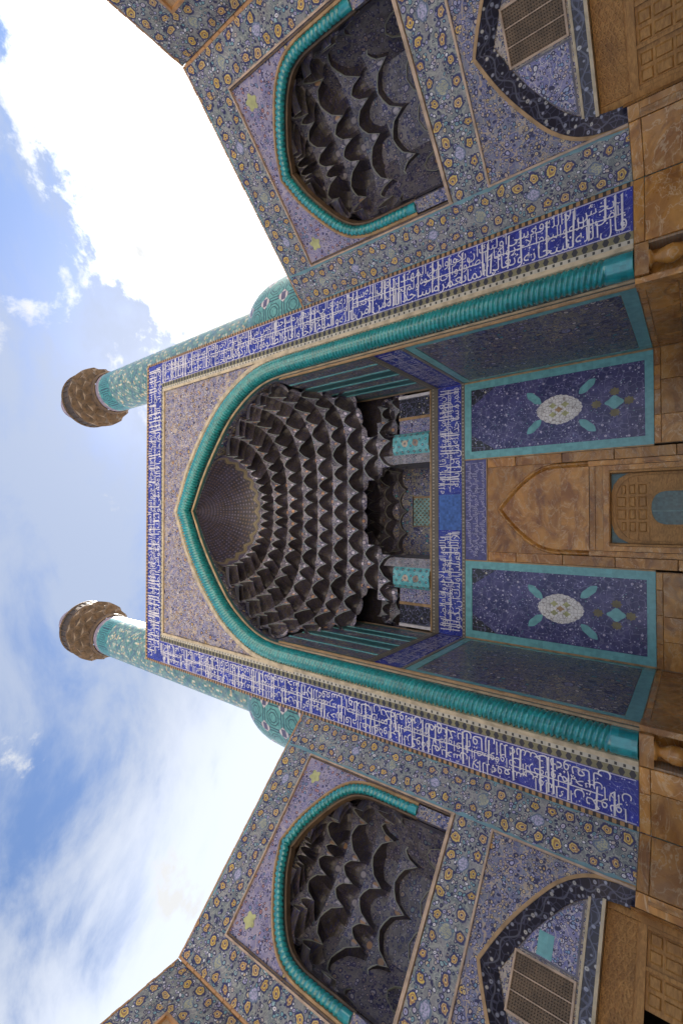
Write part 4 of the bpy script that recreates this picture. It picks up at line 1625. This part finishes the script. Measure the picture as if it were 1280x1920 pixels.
def wing(sg):
    lab = ('tiled wall with rope-arched niche above a shut wooden lattice, beside the brightest cloud' if sg > 0 else
           'tiled wall with rope-arched niche above a wooden lattice with black open doorway')
    W = thing('side_wall', lab, 'side wall', (sg * XO + sg * 2.9, -2.9, GROUND), 'angled tiled walls beside the portal')
    F = Fr((sg * XO, 0, 0), (sg * C45, -C45, 0), (-sg * C45, -C45, 0))
    # core
    mb = MB()
    for b in ((0, 1.3, GROUND, ZW - .05, -4, -.05), (7.1, LW, GROUND, ZW - .05, -4, -.05), (1.3, 7.1, 10.4, ZW - .05, -4, -.05), (1.3, 7.1, 3.7, 4.75, -4, -.05), (1.3, 7.1, GROUND, 10.4, -4, -3.4)):
        mb.box(F, *b)
    mb.build('wall_core', 'brick', W)
    # floral border strips
    for nm, b, sw, vo in (('floral_border', (.02, 1.288, .0, ZW), True, .0), ('floral_border', (7.102, LW - .09, .0, ZW), True, 7.10 - .06),
                          ('floral_border', (1.29, 7.10, 10.71, ZW), False, 10.68), ('floral_border', (1.29, 7.10, 3.602, 4.728), False, 3.53)):
        mb = MB()
        mb.box(F, *b, -.06, 0, 0, sw, uo=vo if sw else 0, vo=0 if sw else vo)
        mb.build(nm, 'floral_border', W)
    brick_row(F, (LW - .09, .0), (LW - .09, ZW), W, 300 + sg, .36, .12, .09)
    brick_row(F, (.02, ZW + .004), (LW, ZW + .004), W, 310 + sg, .27)
    # raised trims
    mb = MB()
    for b in ((1.29, 1.345, 4.73, 10.71), (7.045, 7.10, 4.73, 10.71), (1.347, 7.043, 10.66, 10.708), (1.347, 7.043, 4.75, 4.85)):
        mb.box(F, *b, -.08, .05)
    mb.build('niche_frame', 'pink_trim', W)
    mb = MB()
    for b in ((1.29, 1.345, .0, 3.60), (7.045, 7.10, .0, 3.60), (1.347, 7.043, 3.54, 3.598)):
        mb.box(F, *b, -.08, .04)
    mb.build('arch_frame', 'pink_trim', W)
    for b in ((1.37, 1.41, 4.87, 10.62), (6.98, 7.02, 4.87, 10.62)):
        B('inner_line', 'brown_line', W, F, (*b, -.05, .02))
    # upper spandrel
    a_out = arch(UP, 5.95, .1, UC, n=34)
    a_in = grow(a_out, -.30)
    lip = grow(a_out, .07)
    mb = MB()
    cut = [p for p in lip if p[1] > 6.62]
    cut = [(7.043, cut[0][1] - .3)] + cut + [(1.347, cut[0][1] - .3)]
    cut = [(max(1.347, min(7.043, p[0])), p[1]) for p in cut]
    mb.ribbon(F, [(p[0], 10.658) for p in cut], cut, -.04, -.04, 0, along=False)
    for s2 in (1, -1):
        a, b = (UC + 2.78, 7.043) if s2 > 0 else (1.347, UC - 2.78)
        mb.box(F, a, b, 4.86, cut[0][1] + .05, -.06, -.041)
    mb.build('spandrel', 'field_cool', W)
    for cu in (1.95, 6.43):
        mb = MB()
        mb.prism(F, [(cu + .2 * math.cos(t) * (1 + .22 * math.cos(5 * t)), 10.12 + .2 * math.sin(t) * (1 + .22 * math.cos(5 * t))) for t in [2 * PI * q / 30 for q in range(30)]], -.039, -.025)
        mb.build('tile_rosette', 'gold_green', W)
    mb = MB()
    mb.ribbon(F, lip, a_out, .0, .02, 0)
    mb.ribbon(F, a_out, grow(a_out, -.05), .02, -.12, 0)
    mb.build('arch_lip', 'tan', W)
    mb = MB()
    mb.ribbon(F, grow(a_out, -.04), grow(a_in, .03), -.12, -.30, 0)
    mb.build('arch_hollow', 'teal_dark', W)
    mb = MB()
    i2 = grow(a_in, -.05)
    mb.ribbon(F, a_in, i2, -.22, -.24, 0)
    mb.ribbon(F, i2, i2, -.24, -.5, 0)
    mb.build('inner_lip', 'brown_line', W)
    mid = [((a[0] + b[0]) / 2, (a[1] + b[1]) / 2) for a, b in zip(a_out, a_in)]
    ref = F.N
    cord([tuple(F.p(u, v, -.10)) for u, v in mid], .165, .15, 1, 16, amp=.38, collar=.28, per=6, up_hint=tuple(ref)).build('rope_moulding', 'turquoise', W)
    # plinths under the rope
    for s2 in (1, -1):
        a, b = (UC + 2.38, UC + 2.74) if s2 > 0 else (UC - 2.74, UC - 2.38)
        B('rope_plinth', 'scroll', W, F, (a, b, 4.86, 5.94, -.4, -.03))
    # niche: floor, half-octagon walls, honeycomb
    ny = .45
    place = lambda x, y, z: F.p(UC + x * sg, z, -y) if False else F.p(UC + x, z, -y)
    B('niche_floor', 'brick', W, F, (UC - 2.4, UC + 2.4, 4.75, 4.86, -3.3, -.08))
    D = 2.3
    oct_ = [(2.36, ny), (2.36, 1.1), (1.2, D), (-1.2, D), (-2.36, 1.1), (-2.36, ny)]
    for k, (p, q) in enumerate(zip(oct_, oct_[1:])):
        ln = math.dist(p, q)
        mb = MB()
        mb.face([place(*p, 4.86), place(*q, 4.86), place(*q, 9.0), place(*p, 9.0)], [(0, 0), (ln, 0), (ln, 4.14), (0, 4.14)], 0, F.flip)
        mb.build('niche_wall', 'shaded_panel', W)
        if ln > 1.3:
            # arched tile panels with a raised rim on each broad side
            dirn = ((q[0] - p[0]) / ln, (q[1] - p[1]) / ln)
            for c in ((ln * .5,) if ln < 2 else (ln * .27, ln * .73)):
                hw = min(.52, ln * .22)
                pts = [(c - hw, 4.95), (c - hw, 5.5), (c - hw * .6, 5.78), (c, 5.9), (c + hw * .6, 5.78), (c + hw, 5.5), (c + hw, 4.95)]
                nrm = (-(dirn[1]), dirn[0]) if True else None
                inward = (dirn[1] * -1, dirn[0])
                # inward means towards the opening (smaller y)
                if inward[1] > 0:
                    inward = (-inward[0], -inward[1])
                pl = lambda a, z, e: place(p[0] + dirn[0] * a + inward[0] * e, p[1] + dirn[1] * a + inward[1] * e, z)
                mb = MB()
                mb.face([pl(a, z, .02) for a, z in pts], [(a - c, z - 5.2) for a, z in pts], 0, False)
                for i in range(len(pts) - 1):
                    a, b = pts[i], pts[i + 1]
                    a2, b2 = (c + (a[0] - c) * 1.06, a[1] + .025), (c + (b[0] - c) * 1.06, b[1] + .025)
                    mb.face([pl(*a, .02), pl(*b, .02), pl(*b, .07), pl(*a, .07)], None, 1)
                    mb.face([pl(*a, .07), pl(*b, .07), pl(*b2, .07), pl(*a2, .07)], None, 1)
                mb.build('niche_panel', ['shaded_panel', 'shaded_edge'], W)
    rings = [(5.95, 2.33, D - ny, 3.4, ny), (6.85, 2.30, 1.6, 3.0, ny), (7.75, 2.2, 1.38, 2.7, ny), (8.6, 1.95, 1.1, 2.4, ny), (9.35, 1.35, .74, 2.2, ny), (9.95, .5, .32, 2, ny)]
    mq = MB()
    shell = []
    for z, a, b, n, y0 in rings:
        P, S_, L = ring_pts(a + .7, b + .7, n, y0)
        shell.append([place(np.interp(s, S_, P[:, 0]), np.interp(s, S_, P[:, 1]), z + .08) for s in np.linspace(0, 1, 24)])
    mq.grid(shell, [[(j * .3, i) for j in range(24)] for i in range(len(rings))], 0)
    mq = mq.build('muqarnas_vault', 'shaded_hood', W)
    honeycomb(place, rings, [6, 6, 6, 6, 6], mq, random.Random(17 + sg), recess=.30, shift=True, alt=.40, t_wall=.42, keel=.25, spring=.30, mats=('shaded_hood', 'shaded_edge', 'shaded_panel', 'shaded_panel'), flip=F.flip, nu=6)
    # lower arch: splayed dark band, recessed tympanum
    l_out = arch(LOW, .0, .1, UC, n=34)
    l_in = grow(l_out, -.36)
    DN = -.34
    mb = MB()
    mb.ribbon(F, l_out, l_in, -.0, DN + .04, 0, smooth=True)
    mb.build('dark_arch_band', 'band_dark', W)
    lip = grow(l_out, .09)
    mb = MB()
    mb.ribbon(F, lip, l_out, .02, .03, 0)
    mb.ribbon(F, grow(lip, 0.0), lip, .02, -.05, 0)
    mb.build('arch_lip', 'tan', W)
    mb = MB()
    cut = [(max(1.347, min(7.043, p[0])), p[1]) for p in lip]
    mb.ribbon(F, [(p[0], 3.538) for p in cut], cut, -.02, -.02, 0, along=False)
    mb.build('lower_spandrel', 'scroll', W)
    # tympanum
    ty = [(u, v) for u, v in l_in if v > .66]
    ty = [(ty[0][0], .66)] + ty + [(ty[-1][0], .66)]
    wu0, wu1, wv0, wv1 = UC - .56, UC + .56, 1.12, 2.45
    mb = MB()
    mb.prism(F, ty, DN - .05, DN)
    tp = mb.build('tympanum', 'cream_floral', W)
    for s2 in (1, -1):
        q = [(.70, 1.12), (2.18, 1.12), (2.02, 1.36), (1.72, 1.66), (1.4, 1.94), (1.1, 2.16), (.70, 2.36)]
        pts = [(UC + s2 * a, b) for a, b in q]
        mb = MB()
        mb.prism(F, pts if s2 > 0 else pts[::-1], DN + .001, DN + .012)
        mb.build('flower_panel', 'white_floral', tp)
        mb = MB()
        ins_ = [(UC + s2 * (1.28 + (a - 1.28) * 1.07), 1.66 + (b - 1.66) * 1.09) for a, b in q]
        n = len(q)
        for i in range(n):
            j = (i + 1) % n
            mb.face([F.p(*pts[i], DN + .02), F.p(*pts[j], DN + .02), F.p(*ins_[j], DN + .02), F.p(*ins_[i], DN + .02)], None, 0, F.flip ^ (s2 < 0))
        mb.build('panel_rim', 'pale_lilac', tp)
        if sg < 0 and s2 < 0:
            B('repair_patch', 'turquoise_pale', tp, F, (UC - 1.22, UC - .72, 1.66, 2.02, DN + .0125, DN + .02), label='plain turquoise patch beside the lattice window')
    # lattice window
    B('window_dark', 'dark_wood_and_shade', tp, F, (wu0, wu1, wv0, wv1, DN + .001, DN + .012))  # dark sheet standing in for the shade behind the lattice holes
    plate_holes(F, wu0, wu1, wv0, wv1, DN + .015, DN + .05, .062, .062, .50, stag=False).build('window_lattice', 'lattice_brown', tp)
    mb = MB()
    for k in (1, 2):
        u = wu0 + (wu1 - wu0) * k / 3
        mb.box(F, u - .012, u + .012, wv0, wv1, DN + .05, DN + .07)
    mb.box(F, wu0 - .05, wu0, wv0 - .05, wv1 + .05, DN, DN + .08)
    mb.box(F, wu1, wu1 + .05, wv0 - .05, wv1 + .05, DN, DN + .08)
    mb.box(F, wu0, wu1, wv1, wv1 + .05, DN, DN + .08)
    mb.box(F, wu0, wu1, wv0 - .05, wv0, DN, DN + .08)
    mb.build('window_frame', 'pink_trim', tp)
    # frieze over the screen
    e = 2.46
    B('frieze', 'band_dark', tp, F, (UC - e, UC + e, .71, .96, DN - .05, DN + .05), vo=.63)
    B('frieze_rim', 'cream', tp, F, (UC - e, UC + e, .962, 1.02, DN - .05, DN + .07), (UC - e, UC + e, .63, .708, DN - .2, DN + .07))
    # wooden lattice screen
    DS = DN - .28
    scr = B('lattice_screen', 'wood', W, F, (UC - 2.5, UC + 2.5, -.12, .63, DS - .06, DS - .03))
    mb = MB()
    for an in (0, PI / 3, 2 * PI / 3):
        bars(mb, F, UC - 2.4, UC + 2.4, -.02, .62, an + .52, .115, .030, DS - .03, DS + .0 + .004 * an)
    mb.build('lattice_work', 'wood', scr, stuff=True)
    mb = MB()
    mb.box(F, UC - 2.5, UC + 2.5, -.24, -.10, DS - .03, DS + .07)
    mb.box(F, UC - 2.52, UC - 2.36, GROUND, .62, DS - .03, DS + .09)
    mb.box(F, UC + 2.36, UC + 2.52, GROUND, .62, DS - .03, DS + .09)
    mb.build('screen_frame', 'wood', scr)
    # lower leaves of the screen
    xs = [-2.36, -1.57, -.79, 0, .79, 1.57, 2.36]
    for k in range(6):
        a, b = UC + xs[k] + .01, UC + xs[k + 1] - .01
        if sg < 0 and k in (2, 3):
            continue
        lf = MB()
        lf.box(F, a, b, GROUND, -.245, DS - .06, DS - .02)
        lf = lf.build('screen_leaf', 'wood', scr)
        # carved coffers, two across, proud rails
    for k in range(6):
        a, b = UC + xs[k] + .01, UC + xs[k + 1] - .01
        if sg < 0 and k in (2, 3):
            continue
        for c0, c1 in ((a + .10, (a + b) / 2 - .04), ((a + b) / 2 + .04, b - .10)):
            for z0, z1 in ((-.55, -.30), (-.95, -.60), (-1.6, -1.0)):
                mb = MB()
                bevel_slab(mb, F, c0, c1, z0, z1, DS - .02, DS + .015, .03)
                mb.build('carved_panel', 'wood', W)
        B('screen_stile', 'wood', W, F, (a - .01, a + .07, GROUND, -.242, DS - .02, DS + .05))
    B('dark_interior', 'void_shade', W, F, (UC - 2.5, UC + 2.5, GROUND, .7, -3.3, -3.2))  # black sheet painted as the shade of the room behind
    for s2 in (1, -1):
        u = UC + s2 * 2.5
        mb = MB()
        mb.face([F.p(u, GROUND, l_n) for l_n in (0,)] + [F.p(u, GROUND, -.9), F.p(u, .1, -.9), F.p(u, .1, 0)], [(0, 0), (.9, 0), (.9, 3), (0, 3)], 0)
        mb.build('reveal_marble', 'marble', W)
        a, b = (UC + 2.52, UC + 2.85) if s2 > 0 else (UC - 2.85, UC - 2.52)
        B('marble_jamb', 'marble', W, F, (a, b, -.25, -.004, -.5, -.01), (a, b, GROUND, -.254, -.5, -.02))
        B('jamb_moulding', 'marble', W, F, (a + .1, a + .18, GROUND, -.26, -.02, .03))
    # marble slabs
    slabs(F, .02, UC - 2.86, W, [(-.27, -.01), (-1.3, -.275), (-2.2, -1.305), (GROUND, -2.205)], 100 + sg, .9, 1.6, .03)
    slabs(F, UC + 2.86, LW - .02, W, [(-.27, -.01), (-1.3, -.275), (-2.2, -1.305), (GROUND, -2.205)], 110 + sg, .9, 1.6, .03)
    return W


wing(1)
wing(-1)

# ------------------------------------------------------------------ walls of the square, turning towards the viewer
XF, YF = XO + LW * C45, -LW * C45
for sg in (1, -1):
    lab = ('shaded tiled wall past the orange brick corner, against the bright white cloud' if sg > 0 else 'shaded tiled wall past the orange brick corner, against pale grey cloud')
    W = thing('court_wall', lab, 'wall', (sg * (XF + 1), YF - 4, GROUND), 'tiled walls beyond the brick corners')
    F = Fr((sg * XF, YF, 0), (0, -1, 0), (-sg, 0, 0))
    B('wall_core', 'brick', W, F, (-2.4, 9.5, GROUND, ZW - .07, -3, -.055))
    for b, sw, vo in (((.02, 1.12, .0, ZW), True, -.04), ((1.122, 9.5, 10.80, ZW), False, 10.76)):
        mb = MB()
        mb.box(F, *b, -.06, 0, 0, sw, uo=vo if sw else 0, vo=0 if sw else vo)
        mb.build('floral_border', 'floral_border', W)
    B('niche_frame', 'orange_brick', W, F, (1.124, 1.2, 4.8, 10.798, -.08, .05), (1.202, 9.5, 10.72, 10.798, -.08, .05))
    B('recessed_panel', 'field_cool', W, F, (1.202, 9.5, 4.8, 10.718, -.4, -.2))
    B('lower_tiles', 'scroll', W, F, (1.124, 9.5, .0, 4.798, -.06, -.01))
    brick_row(F, (.0, ZW + .004), (9.4, ZW + .004), W, 320 + sg, .27)
    slabs(F, .02, 9.4, W, [(-1.3, -.01), (GROUND, -1.305)], 130 + sg, 1.2, 2.2, .03)

# ------------------------------------------------------------------ minarets
MY = 2.4
for sg in (1, -1):
    lab = ('turquoise minaret with a brown gallery, rising beside the bright white cloud' if sg > 0 else 'turquoise minaret with a pale sunlit edge and brown gallery against blue sky')
    cx, cy = sg * 9.13, MY
    Mi = thing('minaret', lab, 'minaret', (cx, cy, GROUND), 'minarets behind the portal')

    def lathe(name, mats, prof, sides=40, smooth=True, uvr=None, a0=0.0):
        P, UV = [], []
        L = 0
        for k, (r, z) in enumerate(prof):
            P.append([(cx + r * math.cos(a0 + 2 * PI * j / sides), cy + r * math.sin(a0 + 2 * PI * j / sides), z) for j in range(sides + 1)])
            UV.append([(2 * PI * j / sides * (uvr or r), z) for j in range(sides + 1)])
        mb = MB()
        mb.grid(P, UV, 0, False, smooth)
        return mb.build(name, mats, Mi)
    # broad eight-sided foot with a rounded shoulder
    lathe('base', 'guldasta', [(2.42, GROUND + 0), (2.42, 14.1), (2.38, 14.75), (2.26, 15.35), (2.06, 15.85), (1.84, 16.2), (1.62, 16.45)], 32, True, 2.4, PI / 8)
    lathe('shaft', 'minaret', [(1.53, 16.3), (1.50, 22), (1.46, 28), (1.42, 33.4)], 48, True, 1.5)
    lathe('collar', 'corbel', [(1.47, 33.4), (1.56, 33.5), (1.56, 33.75), (1.48, 33.85)], 40)
    # stalactite corbel: three rings of hollow cells
    core = lathe('corbel_core', 'corbel', [(1.45, 33.8), (1.5, 34.3), (1.72, 34.9), (1.95, 35.5), (2.08, 36.0), (2.08, 36.15)], 32)
    prof_r = [1.50, 1.68, 1.88, 2.08]
    prof_z = [33.85, 34.55, 35.25, 35.95]
    for t in range(3):
        n = 12
        for k in range(n):
            a = 2 * PI * (k + .5 * (t % 2)) / n
            h = PI / n
            r0, r1, z0, z1 = prof_r[t] + .02, prof_r[t + 1] + .10, prof_z[t], prof_z[t + 1]
            mb = MB()
            cols = []
            for j in range(7):
                u = -1 + j / 3
                vc = .35 + .6 * (1 - abs(u) ** 1.3)
                c = []
                for q in range(6):
                    tt = q / 5
                    rr = r0 + (r1 - r0) * tt ** (3.4 - 2 * abs(u)) + .07 - .30 * (1 - u * u) * (1 - tt ** 4)
                    c.append((cx + rr * math.cos(a + u * h), cy + rr * math.sin(a + u * h), z0 + (z1 - z0) * vc * tt))
                c.append((cx + r1 * math.cos(a + u * h), cy + r1 * math.sin(a + u * h), z1 + .01))
                cols.append(c)
            mb.grid([[cols[j][q] for j in range(7)] for q in range(7)], [[(j * .1, q * .1) for j in range(7)] for q in range(7)], (lambda i, j: 1 if i == 5 else 0), False, False)
            mb.build('corbel_cell', ['corbel', 'tan_dull'], core)
    lathe('balcony_floor', 'corbel', [(1.4, 36.0), (2.16, 36.0), (2.20, 36.06), (2.20, 36.22), (2.1, 36.26), (1.2, 36.26)], 40)
    rail = lathe('balustrade', 'dark_wood_and_shade', [(2.08, 36.24), (2.08, 37.35), (2.02, 37.35), (2.02, 36.24)], 40)
    lathe('top_rail', 'corbel', [(2.0, 37.35), (2.14, 37.36), (2.14, 37.47), (2.0, 37.48)], 40)
    n = 30
    for k in range(n):
        a = 2 * PI * k / n
        Fp = Fr((cx + 2.10 * math.cos(a), cy + 2.10 * math.sin(a), 0), (-math.sin(a), math.cos(a), 0), (math.cos(a), math.sin(a), 0))
        B('baluster', 'corbel', rail, Fp, (-.022, .022, 36.25, 37.35, -.03, .03))
    lathe('lantern', 'minaret', [(1.1, 36.26), (1.1, 40.0), (1.16, 40.1), (1.0, 40.5), (.55, 41.3), (.12, 41.9), (.03, 42.3)], 28)

bpy.data.objects.remove(_fo)
